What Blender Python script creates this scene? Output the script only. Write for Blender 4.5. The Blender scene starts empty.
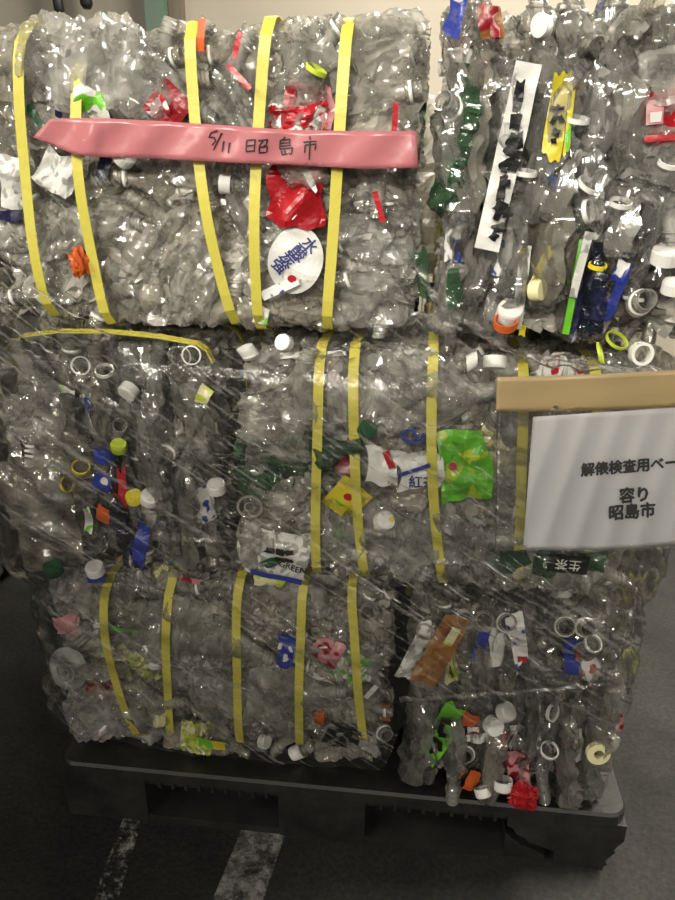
import bpy, math, random
import numpy as np
from mathutils import Vector, Matrix

scene = bpy.context.scene
COL = scene.collection
rnd = random.Random(11)

# ------------------------------------------------------------------ camera
F = 728.0
CAM = np.array([.134, -1.058, 1.241])
YAW, PITCH, ROLL = math.radians(6.7), math.radians(21.0), math.radians(.2)
_f = np.array([-math.sin(YAW)*math.cos(PITCH), math.cos(YAW)*math.cos(PITCH), -math.sin(PITCH)])
_r = np.array([math.cos(YAW), math.sin(YAW), 0.0])
_u = np.cross(_r, _f)
_r, _u = math.cos(ROLL)*_r + math.sin(ROLL)*_u, -math.sin(ROLL)*_r + math.cos(ROLL)*_u
cam_d = bpy.data.cameras.new('camera')
cam = bpy.data.objects.new('camera', cam_d); COL.objects.link(cam)
cam_d.sensor_fit = 'VERTICAL'; cam_d.sensor_height = 24.0; cam_d.sensor_width = 18.0
cam_d.lens = 24.0*F/900.0
cam_d.clip_start = .02
cam.matrix_world = Matrix(((_r[0], _u[0], -_f[0], CAM[0]), (_r[1], _u[1], -_f[1], CAM[1]),
                           (_r[2], _u[2], -_f[2], CAM[2]), (0, 0, 0, 1)))
scene.camera = cam

def ray(px, py):
    return _f + _r*(px-337.5)/F - _u*(py-450.0)/F
def atY(px, py, Y):          # where the sight line meets an upright plane of the load
    d = ray(px, py); return CAM + d*((Y-CAM[1])/d[1])
def atZ(px, py, Z):          # where it meets a level plane (the floor)
    d = ray(px, py); return CAM + d*((Z-CAM[2])/d[2])

# ------------------------------------------------------------------ world, lights, exposure
w = bpy.data.worlds.new('world'); scene.world = w; w.use_nodes = True
w.node_tree.nodes['Background'].inputs[0].default_value = (1.0, .95, .88, 1)
w.node_tree.nodes['Background'].inputs[1].default_value = .13
def area(name, loc, target, sx, sy, power, color=(1, .93, .80), spread=180):
    l = bpy.data.lights.new(name, 'AREA'); l.shape = 'RECTANGLE'; l.size = sx; l.size_y = sy
    l.energy = power; l.color = color; l.spread = math.radians(spread)
    o = bpy.data.objects.new(name, l); COL.objects.link(o); o.location = loc
    o.rotation_euler = (Vector(target)-Vector(loc)).to_track_quat('-Z', 'Y').to_euler()
    return o
area('ceiling_lamp_rear', (2.3, .85, 3.2), (1.0, .6, 0), 1.3, .12, 210)
area('ceiling_lamp_above', (.35, 1.65, 3.3), (.35, 1.5, 0), 1.3, .12, 95)
area('ceiling_lamp_front', (-.5, -3.3, 2.7), (-.1, .05, 1.6), 1.3, .12, 9, spread=42)
area('added_sparkle_lamp', (-2.6, -1.6, 3.3), (-.2, .1, 1.55), 1.3, .12, 7, spread=40)  # unseen lamp added front left for more sparkle on the crinkles
for n_, (lx, ly, lz, pw) in enumerate(((-5.5, -6.5, 3.2, 115), (1.8, -9.0, 3.3, 130), (5.5, -5.0, 3.2, 95))):     # unseen tubes added down the hall for low glints on the plastic
    area('added_hall_lamp_%d' % (n_+1), (lx, ly, lz), (0, 0, 1.0), 2.4, .12, pw)
vs = scene.view_settings
vs.view_transform = 'Standard'; vs.look = 'None'; vs.gamma = 1.0; vs.exposure = 0.0
vs.use_curve_mapping = False
try:
    scene.cycles.transparent_max_bounces = 28
    scene.cycles.max_bounces = 8
    scene.cycles.sample_clamp_indirect = 4
    scene.cycles.caustics_reflective = False
    scene.cycles.caustics_refractive = False
except Exception:
    pass

# ------------------------------------------------------------------ helpers
def tag(o, label=None, cat=None, group=None, kind=None):
    if label: o['label'] = label
    if cat: o['category'] = cat
    if group: o['group'] = group
    if kind: o['kind'] = kind
    return o
def make_mesh(name, V, Fc, smooth=False):
    me = bpy.data.meshes.new(name)
    me.from_pydata([tuple(map(float, v)) for v in V], [], [tuple(int(i) for i in f) for f in Fc])
    if smooth:
        me.polygons.foreach_set('use_smooth', [True]*len(me.polygons))
    me.update()
    return me
def link(name, me, mat=None, parent=None, M=None):
    o = bpy.data.objects.new(name, me); COL.objects.link(o)
    if mat is not None:
        if len(me.materials) == 0: me.materials.append(mat)
        if me.materials[0] != mat:
            o.material_slots[0].link = 'OBJECT'; o.material_slots[0].material = mat
    if parent is not None: o.parent = parent
    if M is not None: o.matrix_local = M
    return o
def empty(name, loc):
    o = bpy.data.objects.new(name, None); COL.objects.link(o); o.location = loc
    o.empty_display_size = .05
    return o
def worldmesh(name, V, Fc, mat, parent=None, smooth=False):
    """mesh whose vertices are given in world space, stored relative to its parent"""
    V = np.asarray(V, float)
    if parent is not None: V = V-np.array(parent.location)
    return link(name, make_mesh(name, V, Fc, smooth), mat, parent)
def grid_faces(nu, nv, closed_u=False):
    Fc = []
    for j in range(nv-1):
        for i in range(nu if closed_u else nu-1):
            a = j*nu+i; b = j*nu+(i+1) % nu
            Fc.append((a, b, b+nu, a+nu))
    return Fc
def noise3(P, seed, freq, octaves=2, n=7):
    P = np.asarray(P, float); g = np.random.RandomState(seed); out = np.zeros(len(P)); amp = 1.0
    for o in range(octaves):
        for k in range(n):
            d = g.normal(size=3); d /= np.linalg.norm(d)
            out += amp*np.sin(2*math.pi*freq*g.uniform(.6, 1.4)*(P@d)+g.uniform(0, 6.28))/math.sqrt(n)
        freq *= 2.1; amp *= .5
    return out
def smooth01(x):
    x = np.clip(x, 0, 1); return x*x*(3-2*x)
def box_geo(x0, x1, y0, y1, z0, z1):
    V = [(x0,y0,z0),(x1,y0,z0),(x1,y1,z0),(x0,y1,z0),(x0,y0,z1),(x1,y0,z1),(x1,y1,z1),(x0,y1,z1)]
    return V, [(0,3,2,1),(4,5,6,7),(0,1,5,4),(1,2,6,5),(2,3,7,6),(3,0,4,7)]
def prism_geo(poly, y0, y1):
    """polygon in x,z extruded along y"""
    n = len(poly)
    V = [(x, y0, z) for x, z in poly]+[(x, y1, z) for x, z in poly]
    return V, [tuple(range(n)), tuple(range(2*n-1, n-1, -1))]+[(i, i+n, (i+1) % n+n, (i+1) % n) for i in range(n)]
def tube_geo(pts, rad, n=6):
    pts = np.asarray(pts, float); V = []; m = len(pts)
    rad = np.broadcast_to(rad, (m,))
    for i in range(m):
        t = pts[min(i+1, m-1)]-pts[max(i-1, 0)]; t /= np.linalg.norm(t)+1e-9
        a = np.cross(t, (0.13, .3, .94)); a /= np.linalg.norm(a)+1e-9; b = np.cross(t, a)
        for k in range(n):
            q = 2*math.pi*k/n; V.append(pts[i]+rad[i]*(a*math.cos(q)+b*math.sin(q)))
    Fc = grid_faces(n, m, True)
    Fc += [tuple(range(n))[::-1], tuple(range((m-1)*n, m*n))]
    return V, Fc
def ribbon_geo(pts, nrm, wid, thick, closed=False):
    """flat strip along pts; nrm = outward normal at each point; wid = width vector at each point"""
    pts = np.asarray(pts, float); V = []
    m = len(pts)
    for i in range(m):
        n = np.asarray(nrm[i], float); ww = np.asarray(wid[i], float)/2; p = pts[i]
        V += [p-ww, p+ww, p+ww+n*thick, p-ww+n*thick]
    Fc = []
    for i in range(m if closed else m-1):
        a = 4*i; b = 4*((i+1) % m)
        for k in range(4):
            Fc.append((a+k, a+(k+1) % 4, b+(k+1) % 4, b+k))
    if not closed: Fc += [(3, 2, 1, 0), tuple(4*(m-1)+k for k in range(4))]
    return V, Fc

# ------------------------------------------------------------------ materials
class NT:
    def __init__(s, name):
        s.m = bpy.data.materials.new(name); s.m.use_nodes = True; s.t = s.m.node_tree; s.t.nodes.clear()
        s.out = s.t.nodes.new('ShaderNodeOutputMaterial')
    def n(s, typ, **k):
        nd = s.t.nodes.new('ShaderNode'+typ)
        for a, v in k.items():
            if a.startswith('i_'):
                nd.inputs[a[2:].replace('_', ' ')].default_value = v
            elif a[0] == 'i' and a[1:].isdigit():
                nd.inputs[int(a[1:])].default_value = v
            else: setattr(nd, a, v)
        return nd
    def l(s, a, b):
        s.t.links.new(a, b)
def c4(c): return (c[0], c[1], c[2], 1.0)
def srgb(r, g, b):
    f = lambda v: ((v/255+.055)/1.055)**2.4 if v > 10 else v/255/12.92
    return (f(r), f(g), f(b))

def pet_mat(name, tints, haze=.3, rough=.1, bump=.6, scale=75, trans=.98, opaque=False, tintmix=.6, vert=False, shine=.05):
    """clear drink-bottle plastic: see-through, a little milky, with a hard crinkled gloss"""
    N = NT(name); t = N.t
    info = N.n('ObjectInfo')
    ramp = N.n('ValToRGB'); N.l(info.outputs['Random'], ramp.inputs[0])
    ramp.color_ramp.interpolation = 'CONSTANT'
    els = ramp.color_ramp.elements
    while len(els) < len(tints): els.new(.5)
    for i, c in enumerate(tints):
        els[i].position = i/len(tints); els[i].color = c4(c)
    co = N.n('TexCoord')
    nz = N.n('TexNoise', noise_type='RIDGED_MULTIFRACTAL', i_Scale=scale, i_Detail=3.0, i_Roughness=.55, i_Distortion=.6)
    if vert:     # creases run along the bottle
        mp = N.n('Mapping'); mp.inputs['Scale'].default_value = (1, 1, .16); N.l(co.outputs['Object'], mp.inputs[0]); N.l(mp.outputs[0], nz.inputs['Vector'])
    else: N.l(co.outputs['Object'], nz.inputs['Vector'])
    bp = N.n('Bump', i_Strength=bump, i_Distance=.004); N.l(nz.outputs[0], bp.inputs['Height'])
    dif = N.n('BsdfDiffuse'); tra = N.n('BsdfTranslucent'); mixd = N.n('MixShader', i0=.5)
    for s_ in (dif, tra):
        N.l(ramp.outputs[0], s_.inputs[0]); N.l(bp.outputs[0], s_.inputs['Normal'])
    N.l(dif.outputs[0], mixd.inputs[1]); N.l(tra.outputs[0], mixd.inputs[2])
    trn = N.n('BsdfTransparent')
    mt = N.n('MixRGB', i0=tintmix); mt.inputs[1].default_value = (trans, trans, trans, 1)
    N.l(ramp.outputs[0], mt.inputs[2]); N.l(mt.outputs[0], trn.inputs[0])
    m1 = N.n('MixShader', i0=haze)
    hz = N.n('TexNoise', i_Scale=scale*.35, i_Detail=2.0); N.l(co.outputs['Object'], hz.inputs['Vector'])
    mr = N.n('MapRange', i1=.3, i2=.75, i3=haze*.45, i4=min(1.0, haze*1.7)); N.l(hz.outputs[0], mr.inputs[0])
    N.l(mr.outputs[0], m1.inputs[0])
    N.l(trn.outputs[0], m1.inputs[1]); N.l(mixd.outputs[0], m1.inputs[2])
    gl = N.n('BsdfGlossy', i_Roughness=rough); N.l(bp.outputs[0], gl.inputs['Normal'])
    fr = N.n('Fresnel', i_IOR=1.65); N.l(bp.outputs[0], fr.inputs['Normal'])
    fm = N.n('MapRange', i1=0.0, i2=1.0, i3=shine, i4=.85); N.l(fr.outputs[0], fm.inputs[0])
    m2 = N.n('MixShader'); N.l(fm.outputs[0], m2.inputs[0])
    N.l((mixd if opaque else m1).outputs[0], m2.inputs[1]); N.l(gl.outputs[0], m2.inputs[2])
    N.l(m2.outputs[0], N.out.inputs[0])
    return N.m

def plastic(name, col, rough=.35, spec=.5, bump=0, scale=60, col2=None, thr=.55, pscale=30, transl=0.0, alpha=1.0):
    N = NT(name)
    b = N.n('BsdfPrincipled', i_Roughness=rough); b.inputs['Base Color'].default_value = c4(col)
    b.inputs['Specular IOR Level'].default_value = spec
    co = N.n('TexCoord')
    if col2 is not None:
        nz = N.n('TexNoise', i_Scale=pscale, i_Detail=1.0); N.l(co.outputs['Object'], nz.inputs['Vector'])
        rp = N.n('ValToRGB'); rp.color_ramp.interpolation = 'EASE'
        rp.color_ramp.elements[0].position = thr-.03; rp.color_ramp.elements[1].position = thr+.03
        rp.color_ramp.elements[0].color = c4(col); rp.color_ramp.elements[1].color = c4(col2)
        N.l(nz.outputs[0], rp.inputs[0]); N.l(rp.outputs[0], b.inputs['Base Color'])
    if bump:
        n2 = N.n('TexNoise', i_Scale=scale, i_Detail=3.0); N.l(co.outputs['Object'], n2.inputs['Vector'])
        bp = N.n('Bump', i_Strength=bump, i_Distance=.01); N.l(n2.outputs[0], bp.inputs['Height'])
        N.l(bp.outputs[0], b.inputs['Normal'])
    sh = b
    if transl:
        tr = N.n('BsdfTranslucent'); tr.inputs[0].default_value = c4(col)
        mx = N.n('MixShader', i0=transl); N.l(sh.outputs[0], mx.inputs[1]); N.l(tr.outputs[0], mx.inputs[2]); sh = mx
    if alpha < 1:
        tr = N.n('BsdfTransparent'); mx = N.n('MixShader', i0=alpha)
        N.l(tr.outputs[0], mx.inputs[1]); N.l(sh.outputs[0], mx.inputs[2]); sh = mx
    N.l(sh.outputs[0], N.out.inputs[0])
    return N.m

CLEAR = [(.92,.92,.90), (.88,.88,.84), (.94,.94,.94), (.86,.83,.74), (.90,.91,.92), (.90,.87,.80), (.80,.80,.78), (.93,.91,.86)]
CLEAR = [(a, b*.975, c*.90) for a, b, c in CLEAR]
M = {}
M['pet'] = pet_mat('clear_pet', CLEAR, haze=.34, rough=.055, bump=.9, tintmix=.08)
M['pet_thin'] = pet_mat('thin_clear_pet', CLEAR, haze=.17, rough=.09, bump=.9, scale=60, tintmix=.08, vert=True, shine=.09)
M['pet_beige'] = pet_mat('beige_pet', [(.74,.70,.60)], haze=.2, rough=.08, bump=.3, tintmix=.2)
M['pet_white'] = pet_mat('milky_pet', [(.9,.9,.88)], haze=.5, rough=.08, bump=.3, tintmix=.1)
M['pet_green'] = pet_mat('green_pet', [(.14,.34,.17)], haze=.26, rough=.08, trans=.75, tintmix=.55)
M['pet_pale_green'] = pet_mat('pale_green_pet', [(.45,.62,.40)], haze=.35, rough=.12)
M['pet_blue'] = pet_mat('blue_pet', [(.08,.12,.35)], haze=.5, rough=.12, trans=.5)
M['pet_amber'] = pet_mat('amber_pet', [(.55,.30,.08)], haze=.45, rough=.15, trans=.6)
M['pet_navy'] = pet_mat('navy_pet', [(.02,.025,.06)], haze=.8, rough=.15, trans=.3)
M['core'] = pet_mat('packed_pet', [(.76,.73,.66)], haze=.5, rough=.12, bump=.8, scale=70, opaque=True)
C = dict(white=srgb(225,225,220), cream=srgb(225,220,170), red=srgb(170,25,35), darkred=srgb(135,25,35), green=srgb(105,190,45),
         dgreen=srgb(25,75,45), blue=srgb(45,60,150), navy=srgb(25,28,60), yellow=srgb(215,200,50), lime=srgb(185,205,60),
         orange=srgb(205,95,40), black=srgb(20,20,22), brown=srgb(140,95,50), pink=srgb(205,140,145), grey=srgb(160,160,156), sky=srgb(110,150,200))
for k, v in C.items():
    M['p_'+k] = plastic('plastic_'+k, v, rough=.38, bump=.05)
    M['l_'+k] = plastic('label_'+k, v, rough=.3, bump=.25, scale=45, transl=.15)
def two(name, a, b, thr=.55, ps=45):
    M[name] = plastic(name, C[a], rough=.3, bump=.25, scale=45, col2=C[b], thr=thr, pscale=ps, transl=.15)
two('l_redwhite', 'red', 'white', .6, 40); two('l_whiteblue', 'white', 'blue', .6, 55); two('l_greenlime', 'green', 'lime', .6, 40)
two('l_whitegreen', 'white', 'green', .56, 40); two('l_yellowgreen', 'yellow', 'green', .58, 35); two('l_bluewhite', 'blue', 'white', .58, 50)
C['tan'] = srgb(172,128,78); two('l_orangebrown', 'brown', 'tan', .52, 30); two('l_brownred', 'brown', 'darkred', .5, 40); two('l_whitegrey', 'white', 'grey', .55, 60); two('l_whitered', 'white', 'red', .6, 45)
two('l_pinkred', 'pink', 'darkred', .55, 50); two('l_dgreengreen', 'dgreen', 'green', .55, 40); two('l_creamgreen', 'cream', 'lime', .52, 50)
M['strap'] = plastic('yellow_strap', srgb(206,196,84), rough=.42, bump=.12, scale=90, transl=.15)
M['ink'] = plastic('black_ink', srgb(14,13,16), rough=.6)
M['ink_blue'] = plastic('blue_ink', srgb(38,44,110), rough=.6)
M['ink_white'] = plastic('white_ink', srgb(225,225,220), rough=.6)
M['ink_red'] = plastic('red_ink', srgb(190,50,40), rough=.6)
M['paper'] = plastic('paper_white', srgb(226,226,232), rough=.8, spec=.2, transl=.1)
M['pink_tape'] = plastic('pink_vinyl', srgb(194,122,128), rough=.22, bump=.3, scale=14, transl=.2, alpha=.88)
M['brown_tape'] = plastic('brown_tape', srgb(160,140,102), rough=.3, bump=.12, scale=30, transl=.1)

def film_mat(name, haze, gloss, rough, relief=.3, streaks=5.5):
    N = NT(name)
    co = N.n('TexCoord')
    def streak(deg, sc):
        a = N.n('Mapping'); a.inputs['Rotation'].default_value = (0, math.radians(deg), 0); N.l(co.outputs['Object'], a.inputs[0])
        b_ = N.n('Mapping'); b_.inputs['Scale'].default_value = sc; N.l(a.outputs[0], b_.inputs[0])
        z = N.n('TexNoise', i_Scale=1.0, i_Detail=3.0, i_Roughness=.6); N.l(b_.outputs[0], z.inputs[0]); return z
    nz = streak(-35, (2.5, 30, 130)); n2 = streak(-3, (3, 30, 150))
    h2 = N.n('Math', operation='MULTIPLY', i1=.45); N.l(n2.outputs[0], h2.inputs[0])
    ad = N.n('Math', operation='ADD'); N.l(nz.outputs[0], ad.inputs[0]); N.l(h2.outputs[0], ad.inputs[1])
    bp = N.n('Bump', i_Strength=relief, i_Distance=.006); N.l(ad.outputs[0], bp.inputs['Height'])
    st = N.n('MapRange', i1=.78, i2=.98, i3=haze*.25, i4=haze*streaks); N.l(ad.outputs[0], st.inputs[0])
    tr = N.n('BsdfTransparent'); tr.inputs[0].default_value = (.97,.97,.96,1)
    df = N.n('BsdfDiffuse'); df.inputs[0].default_value = (.8,.79,.76,1)
    m1 = N.n('MixShader'); N.l(st.outputs[0], m1.inputs[0]); N.l(tr.outputs[0], m1.inputs[1]); N.l(df.outputs[0], m1.inputs[2])
    gl = N.n('BsdfGlossy', i_Roughness=rough); N.l(bp.outputs[0], gl.inputs['Normal'])
    fr = N.n('Fresnel', i_IOR=1.45); N.l(bp.outputs[0], fr.inputs['Normal'])
    fm = N.n('MapRange', i3=.01, i4=gloss); N.l(fr.outputs[0], fm.inputs[0])
    m2 = N.n('MixShader'); N.l(fm.outputs[0], m2.inputs[0]); N.l(m1.outputs[0], m2.inputs[1]); N.l(gl.outputs[0], m2.inputs[2])
    N.l(m2.outputs[0], N.out.inputs[0])
    return N.m
M['film'] = film_mat('stretch_film', .032, .85, .13)
M['film_fold'] = film_mat('bunched_film', .09, .9, .15)
M['film_rope'] = film_mat('rolled_film', .20, 1.0, .12)
M['sleeve'] = film_mat('clear_sleeve', .07, .8, .1, .03, .4)

# black recycled plastic of the pallet
N = NT('black_pallet_plastic')
b = N.n('BsdfPrincipled', i_Roughness=.45); co = N.n('TexCoord')
nz = N.n('TexNoise', i_Scale=9.0, i_Detail=6.0, i_Roughness=.7); N.l(co.outputs['Object'], nz.inputs['Vector'])
rp = N.n('ValToRGB'); N.l(nz.outputs[0], rp.inputs[0])
rp.color_ramp.elements[0].position = .35; rp.color_ramp.elements[0].color = c4((.009,.009,.009))
rp.color_ramp.elements[1].position = .75; rp.color_ramp.elements[1].color = c4((.036,.034,.032))
N.l(rp.outputs[0], b.inputs['Base Color'])
n2 = N.n('TexNoise', i_Scale=140.0, i_Detail=3.0); N.l(co.outputs['Object'], n2.inputs['Vector'])
bp = N.n('Bump', i_Strength=.15, i_Distance=.004); N.l(n2.outputs[0], bp.inputs['Height']); N.l(bp.outputs[0], b.inputs['Normal'])
N.l(b.outputs[0], N.out.inputs[0]); M['pallet'] = N.m

# asphalt floor
N = NT('asphalt')
b = N.n('BsdfPrincipled', i_Roughness=.75); co = N.n('TexCoord')
b.inputs['Specular IOR Level'].default_value = .3
nz = N.n('TexNoise', i_Scale=3.0, i_Detail=6.0, i_Roughness=.65); N.l(co.outputs['Object'], nz.inputs['Vector'])
rp = N.n('ValToRGB'); N.l(nz.outputs[0], rp.inputs[0])
rp.color_ramp.elements[0].position = .3; rp.color_ramp.elements[0].color = c4((.013,.013,.013))
rp.color_ramp.elements[1].position = .72; rp.color_ramp.elements[1].color = c4((.044,.043,.0405))
vo = N.n('TexNoise', i_Scale=95.0, i_Detail=4.0, i_Roughness=.7); N.l(co.outputs['Object'], vo.inputs['Vector'])
r2 = N.n('ValToRGB'); N.l(vo.outputs[0], r2.inputs[0])
r2.color_ramp.elements[0].position = .35; r2.color_ramp.elements[0].color = c4((.6,.6,.6))
r2.color_ramp.elements[1].position = .7; r2.color_ramp.elements[1].color = c4((1.35,1.35,1.35))
mu = N.n('MixRGB', blend_type='MULTIPLY', i0=1.0); N.l(rp.outputs[0], mu.inputs[1]); N.l(r2.outputs[0], mu.inputs[2])
N.l(mu.outputs[0], b.inputs['Base Color'])
bp = N.n('Bump', i_Strength=.5, i_Distance=.006); N.l(vo.outputs[0], bp.inputs['Height']); N.l(bp.outputs[0], b.inputs['Normal'])
N.l(b.outputs[0], N.out.inputs[0]); M['asphalt'] = N.m

def worn_paint(name, lo, hi, col):
    N = NT(name)
    b = N.n('BsdfPrincipled', i_Roughness=.7); b.inputs['Base Color'].default_value = c4(col); co = N.n('TexCoord')
    nz = N.n('TexNoise', i_Scale=22.0, i_Detail=9.0, i_Roughness=.8); N.l(co.outputs['Object'], nz.inputs['Vector'])
    mr = N.n('MapRange', i1=lo, i2=hi); N.l(nz.outputs[0], mr.inputs[0])
    tr = N.n('BsdfTransparent'); mx = N.n('MixShader'); N.l(mr.outputs[0], mx.inputs[0])
    N.l(tr.outputs[0], mx.inputs[1]); N.l(b.outputs[0], mx.inputs[2]); N.l(mx.outputs[0], N.out.inputs[0])
    return N.m
M['paint'] = worn_paint('worn_white_paint', .42, .66, (.42,.41,.39))
M['paint_faint'] = worn_paint('faint_white_paint', .5, .64, (.42,.41,.39))

def wall_mat(name, a, bcol, sc=2.0, rough=.6):
    N = NT(name)
    b = N.n('BsdfPrincipled', i_Roughness=rough); co = N.n('TexCoord')
    nz = N.n('TexNoise', i_Scale=sc, i_Detail=5.0); N.l(co.outputs['Object'], nz.inputs['Vector'])
    rp = N.n('ValToRGB'); N.l(nz.outputs[0], rp.inputs[0])
    rp.color_ramp.elements[0].position = .3; rp.color_ramp.elements[0].color = c4(a)
    rp.color_ramp.elements[1].position = .7; rp.color_ramp.elements[1].color = c4(bcol)
    N.l(rp.outputs[0], b.inputs['Base Color']); N.l(b.outputs[0], N.out.inputs[0])
    return N.m
M['wall'] = wall_mat('cream_wall', (.32,.29,.235), (.38,.345,.28))
M['greenpaint'] = wall_mat('green_painted_steel', (.07,.12,.09), (.10,.16,.12), rough=.4)
M['darkmetal'] = wall_mat('dark_metal', (.10,.08,.06), (.14,.11,.08), rough=.4)
M['black'] = wall_mat('black_rubber', (.012,.012,.013), (.02,.02,.02), rough=.4)

# ------------------------------------------------------------------ setting
V, Fc = box_geo(-5, 5, -5, 3.2, -.1, 0)
floor = worldmesh('floor', V, Fc, M['asphalt']); tag(floor, 'dark worn asphalt floor under the black pallet', 'floor', kind='structure')
def stripe(px, mat, sub=14):
    a, b_, c, d = [atZ(x, y, .0) for x, y in px]      # near-left, near-right, far-right, far-left
    V = []
    for j in range(sub+1):
        for k in (0, 1):
            t = j/sub; p = (a*(1-t)+d*t) if k == 0 else (b_*(1-t)+c*t)
            V.append((p[0], p[1], .0))
    V = V+[(v[0], v[1], .0012) for v in V]; n = 2*(sub+1)
    Fc = grid_faces(2, sub+1)
    return worldmesh('floor_marking', V, [tuple(i+n for i in f) for f in Fc]+[f[::-1] for f in Fc], mat, floor)
stripe([(196, 940), (250, 940), (300, 790), (258, 790)], M['paint'])
stripe([(78, 940), (106, 940), (150, 795), (132, 795)], M['paint_faint'])

V, Fc = box_geo(-5, 5, 3.0, 3.2, 0, 4.2)
wall = worldmesh('wall_back', V, Fc, M['wall']); tag(wall, 'cream painted wall behind the stacked bales', 'wall', kind='structure')
def wx(px, Y=3.0): return atY(px, 5, Y)[0]
V, Fc = prism_geo([(wx(154), 0), (wx(172), 0), (wx(172), 4.2), (wx(154), 4.2)], 2.86, 3.0)
tr1 = worldmesh('trim_1', V, Fc, M['greenpaint']); tag(tr1, 'green painted steel pillar in front of the cream wall', 'pillar', kind='structure')
V, Fc = prism_geo([(wx(172.5), 0), (wx(185), 0), (wx(185), 4.2), (wx(172.5), 4.2)], 2.93, 3.0)
tr2 = worldmesh('trim_2', V, Fc, M['darkmetal']); tag(tr2, 'narrow brown metal strip beside the green pillar', 'trim', kind='structure')

def hanging(name, px0, px1, py, top, label, cat):
    Y = 2.9
    a = atY(px0, py, Y); b_ = atY(px1, py, Y)
    c = (a+b_)/2; r = abs(b_[0]-a[0])/2
    pts = [(c[0]-r*.35, Y, top), (c[0]-r*.25, Y, c[2]+.3), (c[0], Y, c[2]+.08), (c[0]+r*.2, Y, c[2]+.02), (c[0]+r*.2, Y, c[2])]
    V, Fc = tube_geo(pts, [r*1.1, r*1.1, r, r, r*.6], 10)
    root = empty(name, (c[0], Y, c[2]))
    worldmesh('hose', V, Fc, M['black'], root, True)
    V, Fc = box_geo(c[0]-.03, c[0]+.03, Y, 3.0, top-.1, top-.03); worldmesh('bracket', V, Fc, M['darkmetal'], root)
    tag(root, label, cat)
hanging('hanging_hose', 54, 64, 15, 2.5, 'black hose end hanging on the cream wall above the yellow straps', 'hose')
hanging('hanging_hook', 80, 92, 9, 2.45, 'short black pipe end on the cream wall beside the bulging bottle', 'pipe')

# ------------------------------------------------------------------ pallet
def build_pallet(name, broken):
    root = empty(name, (0, 0, 0))
    W, H = .55, .14
    # deck: rounded slab with a lip
    def rounded(r, w0, w1, d0, d1, n=6):
        P = []
        for cx, cy, a0 in ((w1-r, d0+r, -90), (w1-r, d1-r, 0), (w0+r, d1-r, 90), (w0+r, d0+r, 180)):
            for k in range(n+1):
                a = math.radians(a0+90*k/n); P.append((cx+r*math.cos(a), cy+r*math.sin(a)))
        return P
    rings = [(0, H-.028), (0, H-.006), (.004, H)]
    V = []; n = None
    for ins, z in rings:
        P = rounded(.035-ins, -W+ins, W-ins, ins, 1.1-ins); n = len(P); V += [(x, y, z) for x, y in P]
    Fc = grid_faces(n, len(rings), True)+[tuple(range(n))[::-1], tuple(range(2*n, 3*n))]
    worldmesh('top_deck', V, Fc, M['pallet'], root)
    xs = [(-.55, -.375), (-.105, .065), (.335, .55)]
    ys = [(.0, .15), (.47, .63), (.95, 1.1)]
    for j, (y0, y1) in enumerate(ys):
        for i, (x0, x1) in enumerate(xs):
            z1 = H-.028; z0 = .0
            e0 = .006 if i == 0 else 0; e1 = .02 if i == 2 else 0
            yo = .004 if j == 0 else 0
            if broken and i == 2 and j == 0:
                poly = [(x0+.05, z0), (x1-.035, z0), (x1-.022, .012), (x1-.028, .02), (x1-.012, .045), (x1-.016, .05), (x1, .075), (x1, z1), (x0, z1),
                        (x0, .085), (x0+.013, .078), (x0+.018, .066), (x0+.035, .058), (x0+.042, .049), (x0+.092, .032), (x0+.093, .004),
                        (x0+.078, .012), (x0+.05, .03), (x0+.03, .036), (x0+.012, .052), (x0, .06), (x0, z0)]
                poly = poly[1:-1]+[]
                poly = [(x0+.093, z0)]+poly[:15]
                V, Fc = prism_geo(poly, y0+yo, y1)
                worldmesh('block', V, Fc, M['pallet'], root)
                poly = [(x0, z0), (x0+.078, z0), (x0+.078, .010), (x0+.05, .026), (x0+.03, .032), (x0+.012, .046), (x0, .06)]
                V, Fc = prism_geo(poly, y0+.012, y1-.02)
                worldmesh('broken_flap', V, Fc, M['pallet'], root)
                continue
            poly = [(x0+e0, z0), (x1-e1, z0), (x1, z1), (x0, z1)]
            V, Fc = prism_geo(poly, y0+yo, y1)
            worldmesh('block', V, Fc, M['pallet'], root)
    # bottom boards with sloped ramps inside the fork openings
    for (x0, x1) in ((-.375, -.105), (.065, .335)):
        for (y0, y1) in ((.006, .16), (.46, .64), (.94, 1.094)):
            V = [(x0,y0,0),(x1,y0,0),(x1,y1,0),(x0,y1,0),(x0,y0,.018),(x1,y0,.018),(x1,y1-.05,.034),(x0,y1-.05,.034),(x0,y1,.018),(x1,y1,.018)]
            worldmesh('bottom_board', V, [(0,3,2,1),(0,1,5,4),(4,5,6,7),(7,6,9,8),(8,9,2,3),(0,4,7,8,3),(1,2,9,6,5)], M['pallet'], root)
        for k in range(9):
            xx = x0+.03+k*(x1-x0-.04)/8.5
            V, Fc = box_geo(xx-.003, xx+.003, .004, 1.09, H-.047, H-.027)
            worldmesh('rib', V, Fc, M['pallet'], root)
        V, Fc = box_geo(x0, x1, .012, .018, H-.047, H-.027); worldmesh('rib_rail', V, Fc, M['pallet'], root)
    return root
pallet = build_pallet('pallet', True)
tag(pallet, 'black plastic pallet with a cracked corner carrying all six bales', 'pallet')

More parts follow.
